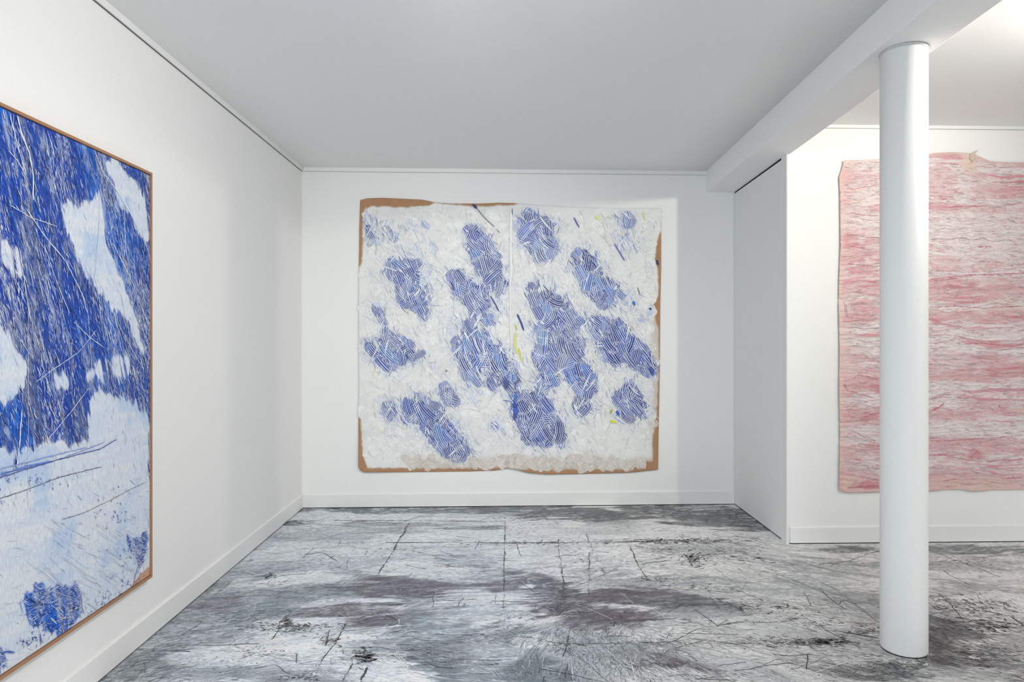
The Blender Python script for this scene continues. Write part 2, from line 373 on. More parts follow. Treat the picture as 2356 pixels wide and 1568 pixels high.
def floor_pigment(x, y, streak=True):
    u = x + .30 * y + .5 * (fbm(x * 1.3, y * 1.3, 13, 2) - .5); v = y - .10 * x + .35 * (fbm(x * 1.1, y * 1.6, 14, 3) - .5)
    n1 = fbm(x * 1.6, y * 2.2, 3, 4); wx = x + .16 * (fbm(x * 3, y * 3, 11, 3) - .5); wy = y + .12 * (fbm(x * 3, y * 3, 12, 3) - .5)
    c = mix(M_ * 0.95, W_ * 0.84, smooth(.27, .60, n1))
    st = fbm(u * 3.0, v * 45, 21, 3); rag = fbm(u * 6, v * 14, 25, 4); mot = .50 + .95 * smooth(.25, .7, .6 * fbm(u * 16, v * 40, 26, 3) + .4 * fbm(u * 50, v * 90, 27, 2))
    for (cx, cy), (rx, ry), b in zip(bc, bs, BL):
        t = math.radians(b[4]); dx = wx - cx; dy = wy - cy
        e = np.hypot((dx * math.cos(t) + dy * math.sin(t)) / rx, (-dx * math.sin(t) + dy * math.cos(t)) / ry)
        c = mix(c, np.asarray(b[6], float), np.clip(b[5] * mot, 0, 1) * (1 - smooth(.78, 1.16, e + (st - .5) * 1.0 + (rag - .5) * 1.3)))
    c = c * mix(np.array([1., 1., 1.]), np.array([.93, .99, 1.07]), smooth(.9, -.2, x))  # bluer towards the left: daylight reflection painted into the colour
    if streak:
        st2 = .55 * fbm(u * 5.0, v * 60, 22, 3) + .45 * fbm(u * 24, v * 45, 23, 3)
        c = c * (0.70 + 0.62 * st2)[..., None]
    return c
gx = np.r_[-1.72, np.arange(-1.60, 3.40, 0.0085), 3.8, 4.6, 5.4, 6.2]
gy = np.r_[-1.6, 0, 1.2, 1.8, np.arange(2.2, 5.25, 0.0085), 5.4]
X, Y = np.meshgrid(gx, gy); I = np.arange(X.size).reshape(X.shape)
q = np.stack([I[:-1, :-1], I[:-1, 1:], I[1:, 1:], I[1:, :-1]], -1).reshape(-1, 4)
V = np.stack([X.ravel(), Y.ravel(), np.zeros(X.size)], -1)
pg = floor_pigment(X.ravel(), Y.ravel())
# underside and rim
n0 = len(V); rim = np.array([[-1.72, -1.6, -.1], [6.2, -1.6, -.1], [6.2, 5.4, -.1], [-1.72, 5.4, -.1]])
r0, r1, r2, r3 = I[0, 0], I[0, -1], I[-1, -1], I[-1, 0]
ex = np.array([[n0, n0 + 3, n0 + 2, n0 + 1], [r0, n0, n0 + 1, r1], [r1, n0 + 1, n0 + 2, r2], [r2, n0 + 2, n0 + 3, r3], [r3, n0 + 3, n0, r0]])
floor = structure(mesh_obj('floor', np.concatenate([V, rim]), np.concatenate([q, ex]), FLOORM, pigment=np.clip(np.concatenate([pg, np.full((4, 3), .3)]), .01, .85)))

fs = Strokes()
def keep(x, y):
    return (x > -1.545) & (y < 5.05 + .037 * (x + 1.55)) & ~((x > 1.66) & (y > 4.17 + .03 * (x - 1.697)))
def brush(n, lines, spread, contrast, seed_y):
    # one pull of a dry brush = a bundle of parallel hairs
    yy = 1160 + 420 * rng.random(n) ** seed_y; xx = rng.uniform(200, 2480, n)
    p = floor_at(xx, yy); p = p[keep(p[:, 0], p[:, 1])]; n = len(p)
    a = brush_dir(p[:, 0], p[:, 1]) + rng.normal(0, .22, n); ln = np.clip(rng.gamma(2.0, .06, n) + .03, .03, .34); bend = rng.normal(0, .35, n)
    C = arcs(p[:, 0], p[:, 1], a, ln, bend, 5)
    k = rng.integers(max(2, lines // 2), lines + 1, n); idx = np.repeat(np.arange(n), k); m = len(idx)
    off = rng.normal(0, 1, m) * spread * rng.uniform(.5, 1.2, n)[idx]
    T = np.gradient(C, axis=1); T /= np.linalg.norm(T, axis=2, keepdims=True); Nn = np.stack([-T[..., 1], T[..., 0]], -1)
    mid = C[idx].mean(1, keepdims=True); D_s = C[idx] - mid
    P = mid + D_s * rng.uniform(.35, 1.0, (m, 1, 1)) + Nn[idx] * off[:, None, None] + T[idx][:, 2:3] * rng.normal(0, .25, (m, 1, 1)) * ln[idx][:, None, None]
    base = floor_pigment(P[:, 2, 0], P[:, 2, 1], False); lum = base.mean(1)
    sign = np.where(rng.random(n) < np.clip(.30 + .5 * base.mean(1).mean(), 0, .8), 1, -1)[idx] * np.where(rng.random(m) < .8, 1, -1)
    tgt = np.where((sign > 0)[:, None], np.minimum(base * 1.45 + .06, .80), base * .60)
    cc = mix(base, tgt, rng.uniform(.1, 1.0, m) * contrast)
    wd = np.exp(rng.normal(math.log(.0012), .5, m))[:, None] * np.array([.3, .9, 1, .9, .3])
    ok = keep(P[:, 0, 0], P[:, 0, 1]) & keep(P[:, -1, 0], P[:, -1, 1])
    fs.add(P[ok], wd[ok], cc[ok], rng.uniform(.0002, .0009, m)[ok])
brush(1100, 12, .014, .42, .8)
brush(500, 3, .008, .6, .8)
# short scuffs and scraped crumbs of paint, in drifts
N = 46000
p = floor_at(rng.uniform(200, 2480, N), 1162 + 410 * rng.random(N) ** .85)
dens = fbm(p[:, 0] * 3.5, p[:, 1] * 7, 111, 3)
k = keep(p[:, 0], p[:, 1]) & (rng.random(N) < smooth(.42, .70, dens) * .95 + .04); p = p[k]; N = len(p)
base = floor_pigment(p[:, 0], p[:, 1], False)
ln = np.clip(rng.gamma(1.5, .014, N) + .005, .005, .10)
C = arcs(p[:, 0], p[:, 1], brush_dir(p[:, 0], p[:, 1]) + rng.normal(0, .38, N), ln, rng.normal(0, .3, N), 4)
C += rng.normal(0, 1, C.shape) * (ln * .03)[:, None, None]
up = rng.random(N) < .12 + .25 * (base.mean(1) < .30)
cc = np.where(up[:, None], np.minimum(base * 1.5 + .16, .82), base * rng.uniform(.18, .75, (N, 1)))
ok = keep(C[:, 0, 0], C[:, 0, 1]) & keep(C[:, -1, 0], C[:, -1, 1])
fs.add(C[ok], (np.exp(rng.normal(math.log(.00075), .6, N))[:, None] * np.array([.3, 1, .9, .25]))[ok], cc[ok], rng.uniform(.0008, .0011, N)[ok])
# cracks, joints and scuffed lines: photo points, half-width (m), grey, breakup
LN = [([(668,1197),(900,1197),(1165,1198)],.0035,.07,.1),([(800,1247),(900,1248),(1000,1247),(1210,1248),(1400,1247),(1560,1243),(1715,1249)],.005,.06,.25),
 ([(1162,1200),(1161,1255),(1159,1330),(1161,1400)],.0025,.08,.35),([(1161,1400),(1158,1480),(1150,1568)],.0015,.45,.4),
 ([(942,1203),(912,1252),(884,1300),(862,1332)],.004,.06,.2),([(1283,1240),(1290,1300),(1298,1345),(1290,1390),(1278,1402)],.003,.09,.3),([(1357,1272),(1355,1372)],.002,.08,.2),
 ([(1347,1222),(1365,1270),(1392,1325)],.0025,.1,.4),([(1440,1240),(1462,1285),(1492,1335)],.0025,.1,.35),([(1566,1228),(1640,1260),(1712,1290),(1746,1322)],.003,.08,.35),
 ([(1640,1235),(1700,1268),(1760,1290)],.002,.14,.4),([(1690,1232),(1760,1248)],.002,.12,.3),
 ([(1250,1485),(1330,1481),(1410,1480),(1470,1483)],.0016,.08,.1),([(1470,1478),(1520,1478),(1600,1470),(1690,1481),(1790,1474),(1910,1488)],.0022,.06,.12),([(1525,1502),(1575,1485),(1625,1472)],.0014,.10,.2),
 ([(1600,1402),(1648,1437),(1720,1430),(1765,1432),(1820,1428),(1850,1412)],.0018,.08,.25),([(1386,1434),(1410,1488)],.0016,.12,.2),([(1436,1470),(1446,1502),(1462,1568)],.0022,.75,.2),([(1312,1455),(1313,1500),(1316,1568)],.0014,.75,.15),([(1310,1440),(1311,1500)],.0012,.14,.2),([(1440,1436),(1462,1480)],.0016,.6,.2),
 ([(1750,1312),(1800,1324),(1860,1348),(1905,1368)],.003,.26,.15),([(1850,1322),(1920,1352),(1980,1398),(2024,1432)],.003,.22,.1),([(1760,1300),(1850,1312)],.002,.75,.3),
 ([(1468,1298),(1540,1288)],.003,.07,.2),([(1470,1292),(1520,1282),(1560,1272)],.0025,.1,.3),([(1560,1355),(1640,1357)],.003,.07,.2),
 ([(798,1434),(770,1480),(742,1516),(716,1566)],.0028,.05,.3),([(758,1450),(748,1485)],.002,.06,.3),([(812,1523),(790,1566)],.0025,.06,.3),([(846,1535),(828,1566)],.004,.05,.25),([(780,1497),(830,1500),(855,1502)],.0025,.05,.2),
 ([(600,1438),(640,1436),(690,1446),(765,1445)],.002,.07,.4),([(1070,1444),(1130,1438),(1180,1420),(1240,1405)],.002,.10,.25),([(665,1427),(760,1390),(840,1370)],.0016,.75,.3),([(925,1460),(1010,1435),(1100,1410)],.0016,.7,.4),([(700,1275),(742,1271),(775,1290)],.002,.1,.3),([(710,1287),(768,1296)],.0025,.09,.2),([(600,1357),(685,1363)],.0018,.09,.2),
 ([(1000,1262),(1060,1284),(1028,1288)],.002,.1,.4),([(900,1262),(960,1268),(1028,1288)],.002,.1,.3),([(1900,1449),(1960,1456),(2024,1468)],.004,.06,.1),([(1840,1470),(1870,1488),(1880,1495)],.003,.06,.2),
 ([(2140,1380),(2220,1392),(2330,1420),(2356,1440)],.003,.07,.45),([(2150,1420),(2250,1428),(2300,1436)],.003,.07,.4),([(2240,1465),(2300,1490),(2356,1500)],.003,.08,.3),([(2060,1560),(2110,1535),(2140,1510)],.006,.14,.2),([(1990,1560),(2070,1545)],.004,.12,.3),([(2140,1270),(2230,1272),(2356,1278)],.003,.18,.3),
 ([(610,1330),(625,1320)],.006,.06,.2),([(640,1180),(625,1200),(600,1230)],.003,.16,.3),([(1860,1295),(1950,1310)],.002,.2,.3),([(1700,1555),(1800,1512)],.001,.2,.4)]
for pts, hw, g, br_ in LN:
    P = resample(floor_at(np.array([q_[0] for q_ in pts]), np.array([q_[1] for q_ in pts])), .008)
    P += rng.normal(0, .0010, P.shape) + .018 * np.stack([fbm(P[:, 0] * 9, P[:, 1] * 9, 121, 3) - .5, fbm(P[:, 0] * 9, P[:, 1] * 9, 122, 3) - .5], -1)
    t_ = np.arange(len(P)) * .4; sd = int(rng.integers(1, 999))
    wv = hw * (.25 + 1.5 * smooth(.3, .8, fbm(t_ * .16, t_ * 0, sd, 3)) * (.75 + .5 * fbm(t_ * 2.2, t_ * 0, sd + 7, 2))) * rng.uniform(.8, 1.2, len(P)) * .85
    s = 0
    while s < len(P) - 2:
        e = min(len(P), s + int(rng.integers(10, 60)))
        if e - s >= 3 and rng.random() > br_ * .7:
            ww = wv[s:e].copy(); ww[0] *= .2; ww[-1] *= .2
            fs.add(P[None, s:e], ww[None], np.array([g, g, g * 1.03]), .0011)
        s = e
    # splinters along the line
    m_ = int(len(P) * .5)
    if g < .3 and m_:
        k_ = rng.integers(0, len(P), m_); c_ = P[k_] + rng.normal(0, hw * 2.5, (m_, 2))
        C = arcs(c_[:, 0], c_[:, 1], rng.uniform(0, math.pi, m_), rng.gamma(1.5, .010, m_) + .004, rng.normal(0, .4, m_), 4)
        ok = keep(C[:, 0, 0], C[:, 0, 1]) & keep(C[:, -1, 0], C[:, -1, 1])
        fs.add(C[ok], (rng.uniform(.0004, .0014, (m_, 1)) * np.array([.2, 1, .8, .2]))[ok], np.full(3, g * 1.1), .0012)
# stray hairline cracks in every direction
for k in range(260):
    py_ = 1168 + 400 * rng.random() ** .8; p0 = floor_at(rng.uniform(230, 2356), py_)
    a0 = rng.choice([0, 0, 0, 90, 90, 45, -45, 70, -70, 20, -20]) * math.pi / 180 + rng.normal(0, .15)
    L_ = rng.gamma(2, .07) + .03; n_ = max(4, int(L_ / .006)); t_ = np.linspace(0, L_, n_)
    P = p0 + np.stack([np.cos(a0) * t_, np.sin(a0) * t_], -1)
    P += .03 * np.stack([fbm(P[:, 0] * 11, P[:, 1] * 11, 141, 3) - .5, fbm(P[:, 0] * 11, P[:, 1] * 11, 142, 3) - .5], -1)
    if not keep(P[:, 0], P[:, 1]).all(): continue
    wv = rng.uniform(.0007, .0022) * (.2 + 1.4 * fbm(t_ * 40, t_ * 0, int(rng.integers(1, 999)), 3)); wv[0] *= .2; wv[-1] *= .2
    fs.add(P[None], wv[None], np.full(3, rng.choice([.05, .07, .10, .7], p=[.35, .3, .2, .15])), .0012)
# chips where the dark ground shows through: centre, spread (photo px), count, size (m), tilt, grey
CL = [(1560,1244,150,7,150,.022,0,.06),(1250,1248,160,5,70,.016,0,.08),(1600,1285,40,16,90,.02,35,.05),(1520,1262,60,10,40,.014,0,.07),(1700,1280,60,18,50,.018,-30,.07),
 (1500,1330,60,10,40,.014,20,.07),(1700,1395,60,14,50,.016,-10,.07),(1800,1400,80,22,80,.012,-15,.08),(1600,1352,120,8,40,.012,0,.08),(1900,1476,60,8,80,.02,-5,.05),(1820,1478,90,10,90,.012,-10,.06),(1990,1450,40,14,60,.012,-15,.06),(1870,1430,60,12,40,.012,10,.06),
 (1680,1190,100,14,60,.018,0,.09),(1300,1190,200,10,110,.014,0,.08),(1480,1178,130,10,90,.014,0,.08),(1150,1180,60,10,50,.01,0,.1),(1050,1300,40,10,30,.008,20,.08),(900,1262,90,12,60,.01,10,.09),(640,1340,50,10,30,.01,20,.07),
 (620,1325,20,6,18,.02,30,.05),(840,1510,26,14,60,.02,0,.045),(760,1470,40,18,60,.012,40,.05),(650,1445,60,12,60,.014,10,.07),(600,1500,70,24,90,.007,10,.07),(560,1480,40,20,50,.006,20,.07),(660,1430,14,8,30,.016,40,.07),(700,1440,60,6,60,.012,0,.06),(500,1530,120,24,90,.005,20,.08),
 (1160,1420,90,12,40,.008,50,.10),(1280,1400,20,8,24,.01,40,.07),(980,1500,60,20,40,.005,10,.75),(1080,1520,60,26,50,.006,0,.7),(700,1560,60,10,40,.01,20,.06),
 (2230,1395,110,22,260,.013,-30,.06),(2280,1440,80,16,120,.018,-25,.06),(2180,1440,50,24,90,.012,-30,.07),(2230,1290,130,14,140,.012,-15,.12),(2250,1500,100,30,160,.012,-32,.08),(2060,1530,80,14,90,.012,-20,.08),(2120,1480,40,20,60,.01,-20,.08),
 (1820,1300,80,16,40,.01,-25,.12),(1400,1300,60,20,30,.012,20,.09),(1330,1330,60,16,30,.01,60,.1),(1350,1270,60,18,60,.012,10,.08),(1210,1215,40,10,30,.01,0,.08),(930,1210,40,6,24,.014,0,.7),(690,1200,40,5,40,.014,0,.06),(1630,1500,120,24,70,.006,-35,.1),(1750,1540,160,24,90,.005,-40,.12),(560,1440,80,14,70,.008,10,.08),(1470,1440,60,20,40,.006,0,.7),(1330,1400,90,26,120,.005,40,.6),(950,1365,110,18,150,.006,30,.6),(800,1410,110,14,120,.006,30,.55)]
for cx, cy, sx, sy, n, size, tilt, g in CL:
    n = int(n * 2.2)
    q_ = floor_at(cx + rng.normal(0, sx * .55, n), np.clip(cy + rng.normal(0, sy * .55, n), 1166, 1600))
    kp = keep(q_[:, 0], q_[:, 1]); q_ = q_[kp]; n = len(q_)
    if n == 0: continue
    ln = size * rng.gamma(2.0, .6, n) + .003
    C = arcs(q_[:, 0], q_[:, 1], math.radians(tilt) + rng.normal(0, .5, n), ln, rng.normal(0, .8, n), 5)
    C += rng.normal(0, 1, C.shape) * (ln * .05)[:, None, None]
    wd = (size * .10 * rng.gamma(2, .5, n))[:, None] * np.array([.15, .8, 1.0, .7, .1]) * rng.uniform(.5, 1.4, (n, 5))
    fs.add(C, wd, np.full(3, g) * np.array([1, .99, 1.03]), .0013)
bo = fs.build('brush_strokes', lambda x, y, h: np.stack([x, y, h], -1), STROKEM, floor, flip=True)
bo['kind'] = 'stuff'

# ------------------------------------------------------------------ column
cx, cy, R = 1.594, 2.777, 0.0866
zt = soffit(cy)
e = bpy.data.objects.new('round_column', None); col.objects.link(e); e.location = (cx, cy, 0)
tag(e, 'white round column standing on the painted floor under the ceiling beam', 'column')
COLM = plain('white_column_paint', (0.82, 0.82, 0.81), 0.5, 0.04, 40)
lathe('base_shade', [(R - .004, 0.0), (R - .004, .006)], (0, 0, 0), DARK, e)  # near-black ring, paints the shadow gap at the foot
lathe('shaft', [(R - .003, .0045), (R - .0008, .008), (R, .013), (R, zt - .009), (R - .001, zt - .0085)], (0, 0, 0), COLM, e)
lathe('collar', [(R + .002, zt - .0085), (R + .002, zt + .001)], (0, 0, 0), plain('grey_collar', (.55, .55, .54), .7), e)

# ------------------------------------------------------------------ the unstretched blue and white comb painting on the back wall
PAINT = painted('thick_oil_paint', 0.45, 160, 0.06, (1, 1, 1), 0.35, 0.2)
CANV = painted('raw_canvas', 0.85, 260, 0.10, (1, 1, 1), 0.15, 0.35)
OB = np.array([*(A - nb * S), 0.0]); NB = np.array([*nb, 0.0])
def interp(pts, along): 
    p_ = np.array(pts, float); return lambda t: np.interp(t, p_[:, along], p_[:, 1 - along])
top = interp([(820,463),(829,460),(845,456),(880,455),(930,457),(972,459),(1000,465),(1040,468),(1100,468),(1150,466),(1185,467),(1240,472),(1300,476),(1380,478),(1450,479),(1525,479)], 0)
bot = interp([(820,1068),(825,1072),(829,1080),(838,1085),(900,1085),(1000,1085),(1080,1084),(1140,1081),(1165,1076),(1180,1077),(1215,1086),(1260,1090),(1330,1090),(1400,1088),(1450,1086),(1480,1083),(1516,1079)], 0)
lef = interp([(829,455),(827,520),(825,700),(826,900),(825,1000),(825,1090)], 1)
rig = interp([(1521,470),(1521,600),(1519,700),(1518,850),(1516,960),(1515,1010),(1513,1095)], 1)
def sheet_off(px, py):       # how far the loose sheet stands off the wall
    a = (px - 825) / 695; b = (py - 465) / 620
    return .006 + .003 * np.sin(a * 9 + 1 + b) * (.4 + b) + .003 * np.sin(a * 21 + 2 * b) * np.abs(b - .4) + .010 * smooth(.85, 1.0, b) * (.5 + .5 * np.sin(a * 14 + .6)) + .004 * smooth(.96, 1, a) + .003 * np.exp(-((px - 1176) / 7.0) ** 2)
P0 = on_plane(np.array([1170.0]), np.array([HZ]), OB + NB * .008, NB)[0]
def sheet(px, py, h):
    p_ = on_plane(px, py, OB + NB * .008, NB)
    return p_ + NB * (np.maximum(sheet_off(px, py), .003) - .008 + h)[..., None]
OFFW = np.array([.76, .76, .735]); PALE = np.array([.62, .69, .80]); BLUE = np.array([.040, .085, .40]); NAVY = np.array([.018, .035, .19]); BRN = np.array([.40, .225, .125]); BEI = np.array([.56, .49, .43])
def zz(*pts): return [(500 + u / 1.568, 200 + v / 1.568) for u, v in pts]
def zy(*pts): return [(810 + u / 3.1413, 445 + v / 3.1413) for u, v in pts]
POLY = [
 (zy((85,185),(130,185),(195,300),(210,340),(170,330),(110,250)),.9),(zy((100,300),(170,350),(210,440),(170,400),(110,380)),.35),(zy((240,185),(262,185),(255,260),(320,270),(315,340),(270,330),(235,290)),.65),
 (zy((380,205),(460,215),(460,280),(420,260)),.35),(zy((510,215),(568,225),(560,258),(515,245)),.65),(zy((330,360),(420,395),(480,395),(480,430),(420,430),(370,400)),.5),
 (zy((260,470),(300,480),(340,545),(350,480),(400,460),(450,500),(475,580),(480,660),(540,680),(545,760),(525,800),(548,860),(530,912),(490,880),(470,800),(400,822),(350,800),(320,680),(270,620),(250,540)),1),
 (zy((545,370),(610,380),(620,412),(570,420)),.65),(zy((460,420),(520,460),(560,540),(580,640),(540,640),(490,600),(460,520)),.38),
 (zy((810,240),(900,235),(940,310),(1000,350),(1010,420),(1060,450),(1080,520),(1110,640),(1112,720),(1060,690),(1015,610),(1012,702),(975,690),(940,620),(910,550),(900,490),(860,430),(830,360)),.95),
 (zy((690,570),(780,560),(830,610),(880,620),(920,680),(950,740),(1000,790),(1042,830),(1030,852),(960,850),(930,880),(880,850),(810,760),(740,730),(700,640)),.92),
 (zy((952,840),(1010,840),(1016,962),(980,950),(950,900)),.85),(zy((1020,700),(1060,740),(1110,860),(1080,880),(1040,840)),.5),
 (zy((800,900),(870,900),(880,980),(960,980),(960,1080),(1100,1120),(1160,1250),(1200,1330),(1160,1370),(1040,1402),(1000,1370),(960,1260),(900,1330),(870,1360),(820,1290),(770,1200),(740,1120),(728,1040),(800,1062),(812,960)),.97),
 (zy((900,1330),(950,1450),(920,1480),(885,1400)),.5),(zy((170,800),(240,800),(220,880),(240,950),(300,1020),(270,1042),(210,980),(178,900)),.72),
 (zy((80,1060),(130,1048),(280,1060),(330,1010),(440,1090),(522,1170),(500,1192),(450,1212),(400,1190),(330,1252),(260,1272),(210,1230),(150,1170)),1),(zy((530,1090),(590,1200),(585,1280),(540,1250),(520,1150)),.38),
 (zy((660,840),(700,920),(780,910),(840,890),(830,930),(740,970),(690,982),(668,950)),.55),
 (zy((1215,140),(1330,130),(1360,200),(1350,270),(1340,370),(1420,480),(1380,492),(1310,430),(1230,390),(1213,300)),.92),(zy((1372,180),(1440,180),(1500,240),(1482,300),(1484,400),(1450,430),(1400,390),(1372,280)),.68),(zy((1500,180),(1528,200),(1510,242)),.35),
 (zy((1600,408),(1720,408),(1780,500),(1850,600),(1912,690),(1900,772),(1860,790),(1820,832),(1780,790),(1740,740),(1680,700),(1650,600),(1630,500)),.95),(zy((1480,430),(1570,480),(1590,560),(1540,562),(1500,500)),.4),
 (zy((1560,110),(1600,180),(1650,260),(1620,262),(1580,200)),.35),(zy((1720,300),(1792,310),(1780,332),(1730,325)),.35),
 (zy((1900,100),(1960,100),(2042,200),(1990,252),(1960,200),(1920,180)),.8),(zy((1880,250),(1990,270),(2050,280),(2062,400),(1990,442),(1930,420)),.32),(zy((2060,380),(2142,480),(2090,462)),.38),
 (zy((1290,640),(1400,650),(1480,740),(1560,790),(1610,880),(1700,930),(1690,962),(1600,960),(1560,1000),(1702,1090),(1650,1102),(1590,1060),(1640,1130),(1680,1230),(1742,1300),(1762,1430),(1720,1442),(1650,1440),(1560,1350),(1540,1240),(1490,1180),(1480,1400),(1410,1422),(1350,1350),(1380,1240),(1310,1200),(1300,1110),(1370,1080),(1340,980),(1380,900),(1330,850),(1290,720)),1),
 (zy((1200,850),(1250,950),(1350,1000),(1330,1052),(1260,1010),(1212,920)),.5),(zy((1350,1340),(1382,1480),(1352,1532),(1328,1500)),.85),
 (zy((1740,888),(1830,890),(1850,960),(1890,900),(1950,920),(1990,1020),(2060,1070),(2120,1150),(2212,1250),(2182,1312),(2100,1292),(2040,1260),(1990,1200),(1900,1232),(1840,1200),(1790,1150),(1770,1050),(1700,960)),1),
 (zy((1930,720),(2010,710),(2052,790),(2030,832),(1980,790)),.58),(zy((2060,870),(2140,808),(2162,850),(2100,932)),.55),(zy((2100,940),(2160,1010),(2150,1042),(2110,1010)),.38),
 (zy((1990,1328),(2022,1340),(2030,1420),(2110,1500),(2152,1560),(2080,1642),(1960,1620),(1888,1530),(1900,1430),(1970,1410)),.95),
 (zy((640,1370),(700,1360),(720,1430),(772,1500),(740,1542),(690,1510),(648,1440)),.75),
 (zz((690,1118),(742,1113),(782,1150),(832,1200),(862,1260),(900,1280),(912,1312),(870,1342),(820,1322),(780,1282),(740,1232),(700,1190),(660,1150)),1),(zz((578,1130),(640,1140),(700,1160),(690,1222),(650,1235),(608,1190)),.5),
 (zz((1060,1090),(1110,1110),(1150,1100),(1160,1140),(1202,1132),(1220,1180),(1262,1240),(1252,1292),(1180,1285),(1110,1280),(1078,1222),(1064,1150)),1),
 (zz((985,1195),(1042,1230),(1032,1262),(1000,1245)),.5),(zz((1040,1040),(1100,1060),(1080,1110),(1050,1090)),.55),(zz((1300,1120),(1340,1130),(1330,1190),(1290,1170)),.9),(zz((900,1080),(930,1090),(940,1140),(920,1130)),.4),
]
mgx = np.arange(815, 1530); mgy = np.arange(445, 1100)
GX, GY = np.meshgrid(mgx, mgy)
mask = np.zeros(GX.shape)
wxp = GX + 10 * (fbm(GX / 30, GY / 30, 31, 3) - .5); wyp = GY + 10 * (fbm(GX / 30, GY / 30, 32, 3) - .5)
for pl, s in POLY: mask = np.maximum(mask, inside(pl, wxp, wyp) * s)
mask *= 1 - .65 * smooth(.59, .66, fbm(GX / 11 + GY / 26, GY / 30, 33, 3))
soft = blur(mask, 5); wide = blur(mask, 16)
def look(a_, px, py):
    return a_[np.clip(np.round(py - 445).astype(int), 0, a_.shape[0] - 1), np.clip(np.round(px - 815).astype(int), 0, a_.shape[1] - 1)]
def white_edge(px, py):     # 1 where white paint covers the brown sheet, 0 on the bare border
    n_ = 9 * (fbm(px / 14, py / 14, 41, 3) - .5)
    inner_top = np.interp(px, [829, 836, 860, 930, 985, 1000, 1060, 1100, 1180, 1200, 1525], [492, 480, 474, 477, 474, 466, 472, 474, 472, 466, 466])
    inner_left = np.interp(py, [460, 600, 635, 930, 960, 1040, 1090], [837, 833, 822, 822, 829, 836, 850])
    inner_bot = np.interp(px, [825, 845, 950, 1010, 1150, 1180, 1360, 1440, 1475, 1515], [1060, 1074, 1076, 1078, 1074, 1078, 1080, 1078, 1062, 1056])
    inner_right = np.interp(py, [470, 525, 560, 600, 625, 670, 700, 735, 760, 850, 950, 1000, 1085], [1524, 1522, 1510, 1506, 1514, 1514, 1504, 1508, 1516, 1516, 1510, 1502, 1500])
    dd = np.minimum(np.minimum(py - inner_top, px - inner_left), np.minimum(inner_bot - py, inner_right - px))
    return smooth(-2.5, 2.5, dd + n_ * .7)
def beige(px, py):
    b_ = smooth(1040, 1066, py + 10 * (fbm(px / 40, py / 40, 43, 2) - .5)) * smooth(925, 965, px)
    r_ = smooth(1490, 1508, px) * smooth(690, 730, py) * .8
    return np.maximum(np.clip(b_, 0, 1) * .9, r_)
def ground(px, py):
    wd_ = look(wide, px, py); n_ = fbm(px / 22, py / 22, 51, 4)
    c = mix(OFFW, np.array([.70, .71, .70]), smooth(.4, .75, n_))
    c = mix(c, PALE, np.clip(wd_ * 1.5, 0, .85) * smooth(.25, .6, fbm(px / 9, py / 18, 52, 3)))
    c = mix(c, np.array([.72, .72, .42]), .5 * smooth(.66, .8, fbm(px / 26, py / 40, 53, 3)) * smooth(.05, .25, wd_))
    c = mix(c, BEI, beige(px, py))
    bare = BRN * (.9 + .2 * fbm(px / 8, py / 60, 54, 3))[..., None]
    return mix(bare, c, white_edge(px, py))
na, nb_ = 360, 320
aa, bb = np.meshgrid(np.linspace(0, 1, na), np.linspace(0, 1, nb_))
y_ = 465 + bb * 615; x_ = lef(y_) + (rig(y_) - lef(y_)) * aa; y_ = top(x_) + (bot(x_) - top(x_)) * bb
V = sheet(x_.ravel(), y_.ravel(), np.zeros(x_.size)); pg = ground(x_.ravel(), y_.ravel())
V += NB * (.0012 * fbm(x_.ravel() / 5, y_.ravel() / 5, 61, 2))[:, None]
I = np.arange(x_.size).reshape(x_.shape)
q = np.stack([I[:-1, :-1], I[1:, :-1], I[1:, 1:], I[:-1, 1:]], -1).reshape(-1, 4)
edge = np.r_[I[0, :], I[1:, -1], I[-1, -2::-1], I[-2:0:-1, 0]]
ne = len(edge); Vb = V[edge] - NB * .0025
sk = np.stack([edge, np.roll(edge, -1), len(V) + np.roll(np.arange(ne), -1), len(V) + np.arange(ne)], -1)
comb = bpy.data.objects.new('blue_comb_painting', None); col.objects.link(comb)
comb.location = (float(P0[0]), float(P0[1]), 0)
tag(comb, 'large loose canvas of combed blue and white strokes with bare brown edges', 'painting')
def attach(o, root):
    o.parent = root; o.matrix_parent_inverse = root.matrix_basis.inverted() if root.matrix_basis else root.matrix_world.inverted()
    return o
attach(mesh_obj('canvas', np.concatenate([V, Vb]), np.concatenate([q, sk]), CANV, None, pigment=np.concatenate([pg, np.tile(BRN * .8, (ne, 1))]), smooth=True), comb)

